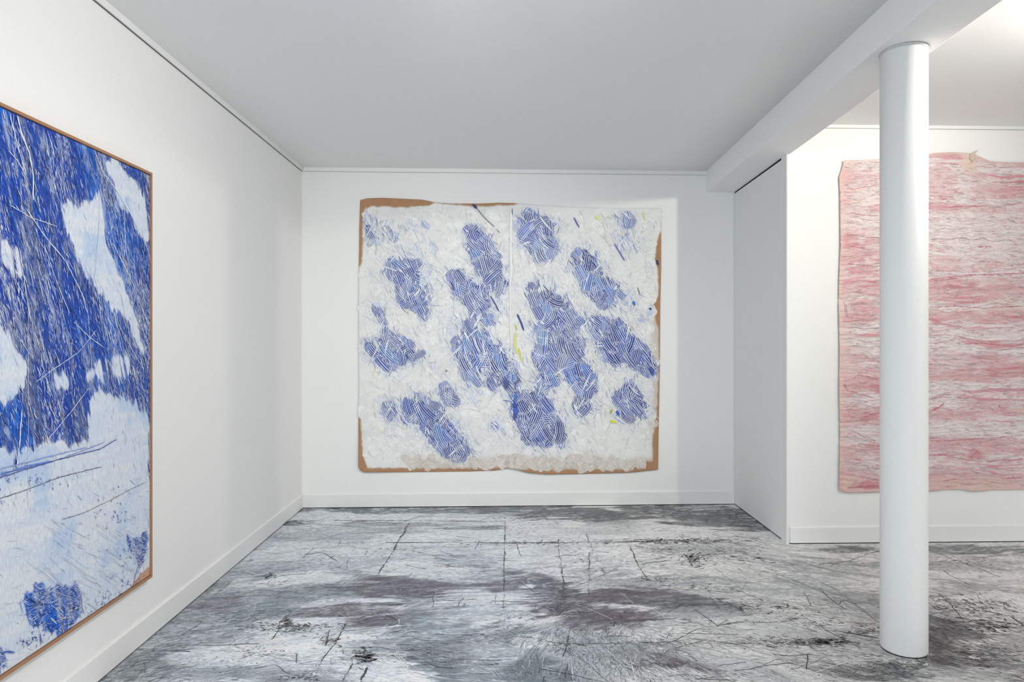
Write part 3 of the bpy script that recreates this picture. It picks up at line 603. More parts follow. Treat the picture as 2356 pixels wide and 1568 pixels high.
ps = Strokes()
def lay(px, py, ang, ln, wid, bend, plate, ridge_c, h, nr_, rw=.36, K=8, lo=None):
    """One pull of the comb: a bed of colour with nr_ ridges of paint left between the teeth."""
    for _ in range(4):
        C = arcs([px], [py], [ang], [ln], [bend], K)
        ex_, ey_ = C[0, [0, -1], 0], C[0, [0, -1], 1]
        bad = (ex_ < lef(ey_) + 3) | (ex_ > rig(ey_) - 3) | (ey_ < top(ex_) + 4) | (ey_ > bot(ex_) - 3)
        if lo is not None: bad |= look(soft, ex_, ey_) < lo
        else: bad |= (white_edge(ex_, ey_) < .5) & (beige(ex_, ey_) < .3)
        if not bad.any(): break
        ln *= .62; wid *= .85
    else: return
    pc = np.repeat(np.asarray(plate, float)[None, None, :], K, 1).copy()
    for k_, f_ in ((0, .55), (K - 1, .55)): pc[0, k_] = mix(pc[0, k_], ground(C[0, k_:k_ + 1, 0], C[0, k_:k_ + 1, 1])[0], f_ * rng.uniform(.5, 1))
    pc *= rng.uniform(.85, 1.12, (1, K, 1))
    ps.add(C, (wid / 2) * np.array([.45, .85, 1, 1, 1, 1, .9, .5]), pc, [h])
    T = np.gradient(C[0], axis=0); T /= np.linalg.norm(T, axis=1, keepdims=True); Nn = np.stack([-T[:, 1], T[:, 0]], -1)
    offs = (np.arange(nr_) + .5) / nr_ - .5 + rng.normal(0, .012, nr_)
    R_ = C[0][None] + Nn[None] * (offs * wid)[:, None, None]
    ext = rng.normal(.0, .07, (nr_, 2))
    R_[:, 0] -= T[0] * (ext[:, :1] * ln); R_[:, -1] += T[-1] * (ext[:, 1:] * ln)
    per = wid / nr_
    ww = per * rw * .5 * rng.uniform(.65, 1.35, (nr_, 1)) * np.array([.3, .9, 1, 1, 1, 1, .9, .3]) * rng.uniform(.8, 1.2, (nr_, K))
    rc = np.clip(ridge_c[None, None, :] * rng.uniform(.88, 1.08, (nr_, K, 1)), 0, .86)
    ps.add(R_, ww, rc, np.full(nr_, h + .00008), ridge=.00022)

def seeds(n, f, lo=0.0):
    out = []
    while len(out) < n:
        x = rng.uniform(828, 1518); y = rng.uniform(470, 1084)
        if y < top(x) + 8 or y > bot(x) - 6: continue
        if f(x, y): out.append((x, y))
    return out
def pick_angle(strong):
    r_ = rng.random()
    if r_ < .62: return math.radians(rng.normal(62, 12)), -abs(rng.normal(.40, .3))
    if r_ < .90: return math.radians(rng.normal(118, 14)), rng.normal(.25, .3)
    return math.radians(rng.uniform(0, 180)), rng.normal(0, .5)
lk = lambda a_, x, y: float(look(a_, np.array([x]), np.array([y]))[0])
# pale, barely tinted pulls all over
for x, y in seeds(520, lambda x, y: lk(soft, x, y) < .35):
    g = ground(np.array([x]), np.array([y]))[0]
    if white_edge(np.array([x]), np.array([y]))[0] < .6: continue
    be = float(beige(np.array([x]), np.array([y]))[0])
    a_, b_ = pick_angle(False)
    m_ = g * rng.uniform(.95, 1.02)
    rc = np.minimum(g * rng.uniform(1.0, 1.10), .80) if be < .3 else np.minimum(g * 1.25, .78)
    ln = rng.uniform(24, 52)
    if x < 860 or x > 1490 or y > 1050: ln *= .65
    lay(x, y, a_, ln, rng.uniform(14, 24), b_, m_, rc, rng.uniform(.0004, .0020), int(rng.integers(4, 7)), .4)
# bottom edge: pulls of white over the bare brown
for x in np.linspace(935, 1470, 40):
    y = rng.uniform(1054, 1076)
    lay(x + rng.normal(0, 6), min(y, bot(x) - 12), math.radians(rng.choice([70, 110, 40, 140]) + rng.normal(0, 10)), rng.uniform(22, 36), rng.uniform(14, 22), rng.normal(0, .8), BEI * rng.uniform(.9, 1.05), OFFW * .98, rng.uniform(.002, .003), 6, .35)
for x, y in seeds(380, lambda x, y: .05 < lk(wide, x, y) and lk(soft, x, y) < .4):
    s_ = lk(wide, x, y); a_, b_ = pick_angle(True); k_ = np.clip(s_ * rng.uniform(.1, 1.3), .03, .6)
    g = ground(np.array([x]), np.array([y]))[0]
    lay(x, y, a_, rng.uniform(16, 40), rng.uniform(8, 20), b_, mix(g, BLUE * 1.5, k_), OFFW * rng.uniform(.93, 1.05), rng.uniform(.0012, .0030), int(rng.integers(2, 6)), .5)
for x, y in seeds(420, lambda x, y: .14 < lk(soft, x, y) < .55):
    s_ = lk(soft, x, y); a_, b_ = pick_angle(True)
    k_ = np.clip(s_ * 1.3 + rng.normal(0, .2), .05, .9)
    lay(x, y, a_, rng.uniform(18, 36), rng.uniform(9, 18), b_, mix(PALE, BLUE * 1.4, k_) * rng.uniform(.9, 1.1), OFFW, rng.uniform(.0016, .0036), int(rng.integers(2, 5)), .5, lo=.02)
for x, y in seeds(860, lambda x, y: lk(soft, x, y) > .48):
    s_ = lk(soft, x, y); a_, b_ = pick_angle(True)
    t_ = rng.random()
    c = mix(BLUE, NAVY, rng.uniform(.15, .95)) if t_ < .82 else mix(BLUE * 1.2, np.array([.05, .16, .42]), rng.random())
    c = mix(c, PALE, np.clip((1 - s_) * rng.uniform(.1, .6), 0, 1))
    wd_ = rng.uniform(14, 26); lay(x, y, a_, rng.uniform(30, 60), wd_, b_, c, np.array([.70, .73, .79]), rng.uniform(.0030, .0082), int(round(wd_ / 4.3)), .29, lo=.10)
# white gouges and smears dragged back over the blue
for x, y in seeds(320, lambda x, y: lk(wide, x, y) > .12):
    a_, b_ = pick_angle(True); C = arcs([x], [y], [a_], [rng.uniform(18, 52)], [b_], 7)
    if (look(wide, C[0, :, 0], C[0, :, 1]) < .05).any(): continue
    ps.add(C, rng.uniform(.5, 1.7) * np.array([.2, .9, 1, 1.1, 1, .7, .2]) * rng.uniform(.7, 1.3, 7), mix(OFFW, PALE, rng.uniform(0, .6)) * rng.uniform(.95, 1.08), rng.uniform(.0062, .0086, 1))
# dry, broken hairs of blue and white around the combed fields
n = 17000; x = rng.uniform(832, 1514, n); y = rng.uniform(478, 1070, n); s_ = look(wide, x, y); st_ = look(soft, x, y)
k = (rng.random(n) < np.clip(s_ * 1.8, 0, .75) * (1 - .75 * (st_ > .6)) + .05) & (y > top(x) + 12) & (y < bot(x) - 14) & (white_edge(x, y) > .9)
x, y, s_, st_ = x[k], y[k], s_[k], st_[k]; n = len(x)
C = arcs(x, y, np.radians(rng.normal(72, 24, n)), rng.gamma(2, 5, n) + 4, rng.normal(-.2, .4, n), 4)
t_ = rng.random(n)
cc = np.where((t_ < .42)[:, None], mix(PALE * .9, BLUE, np.clip(rng.random(n) * (s_ * 5), 0, .95)), np.where((t_ < .62)[:, None], np.array([.60, .61, .62]) * rng.uniform(.75, 1.15, (n, 1)), np.array([.80, .80, .79])))
cc = np.where((t_ > .985)[:, None], np.array([.62, .64, .30]), cc)
wt = st_ > .5; cc[wt & (t_ < .62)] = NAVY * 1.2
ps.add(C, rng.uniform(.35, .95, n)[:, None] * np.array([.3, 1, .8, .2]), cc, rng.uniform(.0020, .0080, n))
# single accents seen in the photograph
def accent(pts, w_, c, h=.0090, step=4):
    P = resample(pts, step); wv = np.full(len(P), w_); wv[0] *= .4; wv[-1] *= .3
    ps.add(P[None], wv[None], np.array(c, float), h)
accent([(1087,470),(1092,474),(1098,480)], 3.2, NAVY * .6); accent([(1098,480),(1112,498),(1128,513),(1138,522)], .8, np.array([.08, .08, .12])); accent([(1142,527),(1150,536)], .7, np.array([.1, .1, .12]))
accent([(1178,479),(1178.5,494)], 1.2, [.02, .07, .22])
accent([(1510,598),(1512,604),(1514,610)], 2.6, NAVY * .6); accent([(1493,709),(1499,711)], 2.4, NAVY * .5); accent([(1456,692),(1460,702)], 3.4, [.03, .16, .48])
accent([(1403,967),(1410,969),(1417,971)], 3.0, [.72, .68, .03]); accent([(1408,940),(1404,952)], 2.2, [.35, .45, .10]); accent([(1418,945),(1424,954)], 3.6, [.02, .11, .52])
accent([(1370,496),(1378,506)], 3.0, [.72, .76, .25]); accent([(1480,488),(1483,504)], 1.4, [.70, .74, .28]); accent([(1187,765),(1184,790),(1190,815)], 2.6, [.66, .66, .22]); accent([(1193,800),(1200,832)], 1.8, [.60, .60, .12]); accent([(1185,745),(1190,760)], 1.6, [.5, .52, .12])
accent([(1026,850),(1028,855)], 2.6, [.25, .24, .18]); accent([(1176,480),(1175,560),(1176,640)], 2.4, [.79, .79, .74]); accent([(1174,640),(1175,760),(1178,800)], 1.8, [.76, .76, .72])
accent([(1413,560),(1420,572),(1430,588),(1437,600)], 1.4, [.14, .14, .36]); accent([(1320,500),(1326,512),(1333,524)], 1.5, [.08, .10, .36]); accent([(1128,680),(1140,700),(1148,716)], 1.2, NAVY)
accent([(1466,660),(1472,678)], .9, [.1, .1, .1]); accent([(1190,722),(1200,745),(1205,760)], 2.0, NAVY * 1.4); accent([(1040,650),(1045,668)], 1.4, NAVY)
# fold the order of the layers into real thickness: strokes stand 0.4 to 5 mm proud of the sheet
o = ps.build('combed_paint', sheet, PAINT, None, flip=True); o['kind'] = 'stuff'; attach(o, comb)

# ------------------------------------------------------------------ framed blue painting on the left wall
FRONT = 0.030
OL = np.array([*(A - nl * S), 0.0]); NL = np.array([*nl, 0.0]); TL = np.array([*tl, 0.0])
def left_uv(px, py):          # photo pixel -> (run along the wall towards the back, height)
    p_ = on_plane(px, py, OL + NL * FRONT, NL); return (p_ - OL) @ TL, p_[..., 2]
def left_pt(s_, z_, h): return OL + np.asarray(s_)[..., None] * TL + np.asarray(z_)[..., None] * np.array([0, 0, 1.]) + NL * (np.asarray(h) + FRONT)[..., None]
s_far = float(left_uv(np.array([349.0]), np.array([860.0]))[0][0]); s_near = s_far - 1.32
z_top = CAMZ + .686; z_bot = CAMZ - 1.003
def world_of(s_, z_): return left_pt(np.array([s_]), np.array([z_]), np.array([0.0]))[0]
lp = bpy.data.objects.new('framed_blue_painting', None); col.objects.link(lp)
c0 = left_pt(np.array([(s_far + s_near) / 2]), np.array([0.0]), np.array([-FRONT]))[0]; lp.location = (float(c0[0]), float(c0[1]), z_bot)
tag(lp, 'tall scraped blue and white painting in thin brown wooden frame on left wall', 'painting')
WOOD = plain('brown_wood', (0.36, 0.19, 0.10), 0.5, 0.2, 120)
fw = .0105
def bar(name, s0, s1, z0, z1):
    V = [left_pt(np.array([s]), np.array([z]), np.array([h]))[0] for h in (-FRONT, .004) for s, z in ((s0, z0), (s1, z0), (s1, z1), (s0, z1))]
    f = [(3, 2, 1, 0), (4, 5, 6, 7), (0, 1, 5, 4), (1, 2, 6, 5), (2, 3, 7, 6), (3, 0, 4, 7)]
    return attach(mesh_obj(name, V, f, WOOD, None, bevel=.0012), lp)
bar('frame_rail', s_near, s_far, z_top - fw, z_top); bar('frame_rail', s_near, s_far, z_bot, z_bot + fw)
bar('frame_stile', s_near, s_near + fw, z_bot + fw, z_top - fw); bar('frame_stile', s_far - fw, s_far, z_bot + fw, z_top - fw)
V = [left_pt(np.array([s]), np.array([z]), np.array([h]))[0] for h in (-FRONT, -.022) for s, z in ((s_near + fw, z_bot + fw), (s_far - fw, z_bot + fw), (s_far - fw, z_top - fw), (s_near + fw, z_top - fw))]
attach(mesh_obj('backing', V, [(3, 2, 1, 0), (4, 5, 6, 7), (0, 1, 5, 4), (1, 2, 6, 5), (2, 3, 7, 6), (3, 0, 4, 7)], DARK), lp)
# regions, given where they sit in the photograph
def lpoly(*pts):
    p_ = np.array(pts, float); s_, z_ = left_uv(p_[:, 0], p_[:, 1]); return list(zip(s_, z_))
g_ = .0022
gs = np.linspace(s_near + fw + g_, s_far - fw - g_ * .6, 420); gz = np.linspace(z_bot + fw + g_, z_top - fw - g_, 470)
GS, GZ = np.meshgrid(gs, gz)
wS = GS + .03 * (fbm(GS * 22, GZ * 14, 71, 3) - .5); wZ = GZ + .09 * (fbm(GS * 40, GZ * 9, 72, 3) - .5)
def lmask(polys):
    m_ = np.zeros(GS.shape)
    for pl, s in polys: m_ = np.maximum(m_, inside(lpoly(*pl), wS, wZ) * s)
    return m_
WH = lmask([([(140,462),(190,470),(232,440),(246,560),(272,620),(300,690),(330,790),(335,830),(300,745),(250,700),(215,650),(180,600),(150,520)],1),([(238,372),(268,368),(300,410),(338,470),(345,560),(310,520),(270,450)],1),
  ([(0,735),(25,760),(40,790),(75,850),(60,900),(25,930),(0,915)],1),([(-80,720),(0,735),(0,915),(-60,930)],1),([(205,935),(235,895),(280,905),(345,945),(345,1010),(205,1010)],1),([(0,560),(40,580),(60,620),(30,640),(0,620)],.6),([(260,800),(300,800),(300,860),(230,880),(190,870)],.55),
  ([(120,855),(135,848),(165,870),(160,885),(135,880)],.9),([(-200,300),(-120,300),(-150,500),(-260,480)],.8)])
LOW = lmask([([(-700,1090),(-200,1075),(0,1040),(100,1022),(200,1008),(260,985),(345,940),(345,1600),(-700,2200)],1)])
BLU = lmask([([(42,1392),(95,1345),(140,1335),(188,1368),(192,1420),(150,1448),(95,1460),(62,1432)],1),([(288,1232),(342,1222),(338,1268),(322,1312),(306,1268)],1),([(232,1168),(290,1152),(262,1190)],.35),([(-60,1470),(10,1485),(36,1502),(0,1540),(-60,1560)],.9),([(215,1370),(250,1360),(262,1390),(225,1410)],.3),([(265,1192),(280,1205),(275,1222)],.5),([(0,1080),(60,1060),(130,1050),(0,1110)],.5),([(-300,1300),(-180,1250),(-160,1400),(-280,1420)],.9)])
wht = np.maximum(blur(WH, 2, 2), blur(LOW, 3, 2) * (1 - blur(BLU, 2, 2)))
haze = blur(np.maximum(WH, LOW), 7, 2) * .45
wht = blur(wht, 3, 2); st_w = fbm((GS + .28 * GZ) * 75, GZ * 7, 87, 3)
wht = smooth(.36, .60, wht + (st_w - .5) * 5.0 * wht * (1 - wht))
UB = np.array([.010, .058, .40]); CB = np.array([.004, .135, .62]); IN = np.array([.022, .030, .13]); LW = np.array([.58, .64, .73])
tilt_ = .28
us = GS + tilt_ * GZ; n1 = fbm(us * 26, GZ * 3.2, 81, 4); n2 = fbm(us * 9, GZ * 2.4, 82, 3); n3 = fbm(us * 70, GZ * 9, 83, 3)
cb = mix(UB, CB, smooth(.48, .68, n2)[..., ]); cb = mix(cb, IN, smooth(.55, .75, n1) * .7)
stre = smooth(.60, .72, n3) * .55 + smooth(.62, .70, n1) * .25
cb = mix(cb, LW * .8, np.clip(stre + haze * (n3 > .45) * .7, 0, .8))
nl1 = fbm(GS * 8, GZ * 5, 84, 4); lw = mix(LW, np.array([.36, .50, .72]), smooth(.48, .70, nl1) * .65); lw = mix(lw, np.array([.70, .71, .72]), smooth(.45, .7, fbm(GS * 5, GZ * 30, 85, 3)) * .5)
pgm = mix(cb, lw, np.clip(wht, 0, 1))
corner = inside(lpoly((322,1322),(344,1302),(350,1335),(300,1352)), GS, GZ); pgm[corner] = np.array([.52, .30, .19])
hgt = .0012 * fbm(us * 60, GZ * 14, 86, 3) + .0006 * wht
V = left_pt(GS.ravel(), GZ.ravel(), hgt.ravel() - .003)
I = np.arange(GS.size).reshape(GS.shape); q = np.stack([I[:-1, :-1], I[:-1, 1:], I[1:, 1:], I[1:, :-1]], -1).reshape(-1, 4)
edge = np.r_[I[0, :], I[1:, -1], I[-1, -2::-1], I[-2:0:-1, 0]]; ne = len(edge); Vb = V[edge] - NL * .018
sk = np.stack([np.roll(edge, -1), edge, len(V) + np.arange(ne), len(V) + np.roll(np.arange(ne), -1)], -1)
BLUEP = painted('scraped_blue_paint', 0.4, 180, 0.12, (1, 1, .3), 0.4, 0.2)
attach(mesh_obj('canvas', np.concatenate([V, Vb]), np.concatenate([q, sk]), BLUEP, None, pigment=np.clip(np.concatenate([pgm.reshape(-1, 3), np.full((ne, 3), .25)]), .004, .85), smooth=True), lp)
def lsamp(a_, s_, z_):
    return a_[np.clip(((z_ - gz[0]) / (gz[1] - gz[0])).round().astype(int), 0, len(gz) - 1), np.clip(((s_ - gs[0]) / (gs[1] - gs[0])).round().astype(int), 0, len(gs) - 1)]
ls = Strokes()
n = 36000
s_ = gs[-1] - .004 - (gs[-1] - gs[0]) * rng.random(n) ** 1.25; s_ = np.maximum(s_, gs[0] + .006); z_ = rng.uniform(gz[0] + .008, gz[-1] - .004, n)
wv = lsamp(wht, s_, z_); hv = lsamp(haze, s_, z_)
kp = (wv < .5) | (rng.random(n) < .04); s_, z_, wv, hv = s_[kp], z_[kp], wv[kp], hv[kp]; n = len(s_)
up = z_ > CAMZ - .55
ang = np.where(up, np.radians(rng.normal(-70, 12, n)), np.radians(rng.normal(-20, 30, n)))
ln = np.minimum(rng.gamma(1.6, .012, n) + .006, .10)
C = arcs(s_, z_, ang, ln, rng.normal(0, .2, n), 4)
t_ = rng.random(n); lightp = .17 + .60 * smooth(.42, .66, fbm((s_ + .28 * z_) * 9, z_ * 2.2, 131, 4)) + hv * .5
cc = np.where((t_ < lightp)[:, None], mix(np.array([.66, .70, .76]), np.array([.22, .36, .72]), rng.random(n) ** 1.5), np.where((t_ < .76)[:, None], mix(UB, CB, rng.random(n)), np.where((t_ < .92)[:, None], IN * rng.uniform(.5, 1.3, (n, 1)), np.array([.10, .11, .34]) * rng.uniform(.6, 1.3, (n, 1)))))
edg = (wv > .06) & (wv <= .5) & (rng.random(n) < .6); cc[edg] = LW * rng.uniform(.85, 1.08, (edg.sum(), 1))
inw = wv > .5; cc[inw] = mix(LW, np.array([.42, .50, .64]), rng.random(inw.sum()))
zc_ = np.clip(C[..., 1], gz[0] + .004, gz[-1] - .004); C[..., 1] = zc_; C[..., 0] = np.clip(C[..., 0], gs[0] + .002, gs[-1] - .002)
ls.add(C, np.exp(rng.normal(math.log(.00070), .5, n))[:, None] * np.array([.3, 1, .9, .25]), cc, rng.uniform(-.001, .0012, n))
# long scratches, lines and scraped curves from the photograph
def lline(pts, w_, c, h=.0014, brk=0.0):
    p_ = np.array(pts, float); a_, b_ = left_uv(p_[:, 0], p_[:, 1]); P = resample(np.stack([a_, b_], -1), .012); P += rng.normal(0, .0006, P.shape)
    P[:, 0] = np.clip(P[:, 0], gs[0] + .002, gs[-1] - .002); P[:, 1] = np.clip(P[:, 1], gz[0] + .003, gz[-1] - .003)
    wv_ = w_ * rng.uniform(.6, 1.3, len(P)); wv_[0] *= .3; wv_[-1] *= .3
    ls.add(P[None], wv_[None], np.array(c, float), h)
LB = [.66, .71, .78]
for pts, w_ in [([(38,262),(50,310),(66,350),(76,400),(75,460)],.0030),([(22,262),(38,330),(60,400)],.0018),([(108,300),(120,340),(125,362)],.0016),([(18,345),(40,370),(60,405)],.0014),([(217,345),(235,395),(270,440),(310,510),(342,580),(345,600)],.0018),([(230,450),(228,520),(222,600),(215,660)],.0013),([(130,520),(70,500),(20,470)],.0010),([(60,480),(100,540),(150,600),(190,680),(200,720)],.0016),([(285,470),(287,560),(300,640),(330,720)],.0012),
  ([(200,700),(207,790),(212,860)],.0010),([(170,740),(205,775),(240,800)],.0012),([(80,880),(120,850),(180,810),(220,760)],.0010),([(50,940),(45,1010),(38,1075)],.0022),([(95,1020),(70,1050),(50,1072)],.0014),([(64,700),(64,900),(65,1130),(65,1170)],.0007),([(205,890),(160,950),(110,1010)],.0012),([(45,575),(60,680),(70,740)],.0014),([(100,560),(130,650),(160,720)],.0012),([(260,560),(300,640),(340,745)],.0018),([(250,700),(290,780),(330,850)],.0012)]: lline(pts, w_, LB)
for pts, w_, c in [([(-120,1135),(0,1098),(60,1078),(150,1052),(230,1032),(268,1010)],.0016,[.06,.08,.30]),([(0,1088),(100,1068),(180,1040),(240,1016)],.0010,[.12,.16,.42]),([(-120,1185),(0,1146),(60,1126),(140,1096),(190,1084),(235,1072)],.0011,[.07,.08,.16]),([(140,1195),(190,1180),(250,1152),(300,1125),(336,1108)],.0010,[.14,.14,.18]),([(0,1078),(80,1058),(200,1028)],.0016,[.20,.30,.62]),([(0,1092),(60,1072),(120,1060)],.0022,[.10,.20,.58]),
   ([(320,1295),(312,1320),(306,1345)],.0016,[.05,.06,.14]),([(186,1362),(188,1390),(192,1412)],.0014,[.05,.06,.2]),([(92,1455),(94,1480)],.0022,[.06,.12,.45]),([(0,1500),(20,1498),(34,1500)],.0035,[.05,.14,.45])]: lline(pts, w_, c)
for k in range(70):      # comb-like scrape marks in the pale lower half
    x = rng.uniform(60, 300); y = rng.uniform(1200, 1400); lline([(x, y), (x + rng.uniform(25, 60), y + rng.uniform(18, 45))], .0005, [.44, .50, .58], .0010)
for k in range(260):     # specks of blue
    x, y, sx, sy = [(300, 1290, 16, 30), (235, 1385, 26, 14), (75, 1470, 20, 8), (262, 1175, 22, 22), (60, 1100, 50, 10), (150, 1440, 40, 14), (285, 1345, 24, 16)][k % 7]
    x += rng.normal(0, sx); y += rng.normal(0, sy)
    if x < 335: lline([(x, y), (x + rng.normal(0, 2), y + rng.uniform(2, 9))], rng.uniform(.0008, .0020), mix(UB, IN, rng.random()), .0012)
o = ls.build('scraped_paint', left_pt, BLUEP, None, flip=False); o['kind'] = 'stuff'; attach(o, lp)

# ------------------------------------------------------------------ pink crumpled sheet in the right-hand room
OR = np.array([*(Cn - nr * S), 0.0]); NR = np.array([*nr, 0.0]); TR = np.array([*tr, 0.0])
def right_uv(px, py):
    p_ = on_plane(px, py, OR + NR * .014, NR); return (p_ - OR) @ TR, p_[..., 2]
def ruv(pts): p_ = np.array(pts, float); a_, b_ = right_uv(p_[:, 0], p_[:, 1]); return a_, b_
tx, tz = ruv([(1934,374),(1942,369),(1965,368),(2000,367),(2022,365),(2100,357),(2136,355),(2160,351),(2200,350),(2228,352),(2240,354),(2264,364),(2280,371),(2310,373),(2400,374),(2500,372),(2700,376)])
bx, bz = ruv([(1930,1122),(1934,1128),(1946,1132),(1990,1132),(2022,1132),(2080,1130),(2140,1131),(2170,1126),(2215,1125),(2235,1130),(2262,1130),(2285,1126),(2320,1126),(2400,1125),(2700,1122)])
ly_, _ = ruv([(1940,374),(1931,400),(1933,440),(1934,560),(1931,640),(1930,700),(1932,800),(1931,900),(1933,1000),(1932,1060),(1931,1125)]); _, lz_ = ruv([(1940,374),(1931,400),(1933,440),(1934,560),(1931,640),(1930,700),(1932,800),(1931,900),(1933,1000),(1932,1060),(1931,1125)])
s_end = ly_[0] + 2.05
nu, nv = 430, 560
ua, vb = np.meshgrid(np.linspace(0, 1, nu) ** 1.15, np.linspace(0, 1, nv))
zz_ = tz[3] + (bz[3] - tz[3]) * vb; sl_ = np.interp(zz_, lz_[::-1], ly_[::-1]); ss = sl_ + (s_end - sl_) * ua
zt_ = np.interp(ss, tx, tz); zb_ = np.interp(ss, bx, bz); zz_ = zt_ + (zb_ - zt_) * vb
def wrinkle(s, z):
    zw = z + .05 * (fbm(s * 3.0, z * 4, 91, 3) - .5) + .02 * (fbm(s * 9, z * 12, 92, 2) - .5)
    f1 = 1 - np.abs(2 * fbm(s * 1.4, zw * 16, 93, 3) - 1); f2 = 1 - np.abs(2 * fbm(s * 3.2, zw * 40, 94, 3) - 1); f3 = fbm(s * 45, zw * 80, 95, 3)
    return f1, f2, f3, zw
f1, f2, f3, zw = wrinkle(ss, zz_)
edge_d = np.minimum(np.minimum(ss - sl_, s_end - ss), np.minimum(zt_ - zz_, zz_ - zb_))
hgt = .0045 + .006 * f1 ** 2 + .005 * f2 ** 2 + .0035 * f3 + .006 * (fbm(ss * 4, zz_ * 4, 96, 2) - .5) * (1 - smooth(0, .1, edge_d))
PW, PK, RD, DR_, SKN = np.array([.69, .62, .61]), np.array([.62, .39, .40]), np.array([.56, .19, .23]), np.array([.34, .17, .19]), np.array([.68, .52, .43])
band = fbm(ss * 1.0, zw * 15, 97, 4); c = mix(PW, PK, smooth(.40, .58, band + .34 * (f3 - .5)))
c = mix(c, PW, .5 * smooth(.52, .7, fbm(ss * 10, zw * 28, 98, 3)))
c = mix(c, RD, .75 * smooth(.90, .975, f1) * smooth(.45, .6, fbm(ss * 3, zw * 6, 99, 3)))
c = mix(c, DR_, .55 * smooth(.93, .99, f2) * smooth(.35, .55, f3)); c = c * (.86 + .28 * f3)[..., None]
c = mix(c, np.array([.66, .42, .40]), .45 * (1 - smooth(.0, .16, ss - sl_)))
c = mix(c, SKN, .55 * (1 - smooth(.0, .028, edge_d + .03 * (fbm(ss * 12, zz_ * 12, 100, 2) - .5))))
c = mix(c, PK * np.array([1, .85, .85]), .5 * (1 - smooth(.05, .22, zz_ - zb_)))
def rpatch(px, py, rx, ry, colr, k_):
    a_, b_ = right_uv(np.array([px], float), np.array([py], float)); e = np.hypot((ss - a_[0]) / (rx * .0027), (zz_ - b_[0]) / (ry * .0027)) + .5 * (f3 - .5)
    return k_ * (1 - smooth(.6, 1.2, e)), colr
for px, py, rx, ry, cl_, k_ in [(1985,622,38,12,RD,.55),(1985,702,30,16,RD,.45),(2290,440,60,20,PK,.6),(2000,1115,30,12,RD,.75),(2230,375,22,22,SKN,.8),(2270,930,70,14,RD,.35),(2160,1110,60,16,SKN,.5),(2260,1115,60,14,SKN,.6),(2160,420,40,50,PK,.5),(1975,480,30,16,PW,.6),(2200,600,70,30,PW,.6),(2250,560,90,20,PW,.5),(2180,830,60,18,PW,.6),(2220,980,90,20,PW,.75),(2000,990,30,18,PW,.6),(1990,905,28,10,PW,.7),(1950,1110,16,16,SKN,.7),(2310,700,40,24,np.array([.70,.52,.44]),.4)]:
    k2, cl2 = rpatch(px, py, rx, ry, cl_, k_); c = mix(c, cl2, k2)
def right_pt(s_, z_, h): return OR + np.asarray(s_)[..., None] * TR + np.asarray(z_)[..., None] * np.array([0, 0, 1.]) + NR * np.asarray(h)[..., None]
V = right_pt(ss.ravel(), zz_.ravel(), hgt.ravel())
I = np.arange(ss.size).reshape(ss.shape); q = np.stack([I[:-1, :-1], I[1:, :-1], I[1:, 1:], I[:-1, 1:]], -1).reshape(-1, 4)
edge = np.r_[I[0, :], I[1:, -1], I[-1, -2::-1], I[-2:0:-1, 0]]; ne = len(edge); Vb = V[edge] - NR * .004
sk = np.stack([edge, np.roll(edge, -1), len(V) + np.roll(np.arange(ne), -1), len(V) + np.arange(ne)], -1)
rp = bpy.data.objects.new('pink_crumpled_painting', None); col.objects.link(rp)
c0 = right_pt(np.array([1.2]), np.array([0.0]), np.array([0.0]))[0]; rp.location = (float(c0[0]), float(c0[1]), 0)
tag(rp, 'loose pink and white crumpled sheet with horizontal folds hung behind the white column', 'painting')
PINKM = painted('crumpled_pink_paper', 0.6, 150, 0.10, (1, 1, 1.6), 0.25, 0.3)
attach(mesh_obj('sheet', np.concatenate([V, Vb]), np.concatenate([q, sk]), PINKM, None, pigment=np.clip(np.concatenate([c.reshape(-1, 3), np.tile(SKN * .8, (ne, 1))]), .01, .85), smooth=True), rp)
rs = Strokes()
def rsurf(s_, z_, h):
    a1, a2, a3, _ = wrinkle(s_, z_); return right_pt(s_, z_, .0060 + .006 * a1 ** 2 + .005 * a2 ** 2 + .0035 * a3 + h)
def rline(pts, w_, cl_, jit=.0012):
    a_, b_ = ruv(pts); P = resample(np.stack([a_, b_], -1), .010); P[:, 1] += rng.normal(0, jit, len(P))
    wv_ = w_ * .6 * rng.uniform(.3, 1.4, len(P)); wv_[0] *= .2; wv_[-1] *= .2; cl_ = np.clip(np.asarray(cl_) * rng.uniform(.75, 1.15, (1, len(P), 1)), 0, .8)
    rs.add(P[None], wv_[None], cl_, .0004, ridge=.0008)
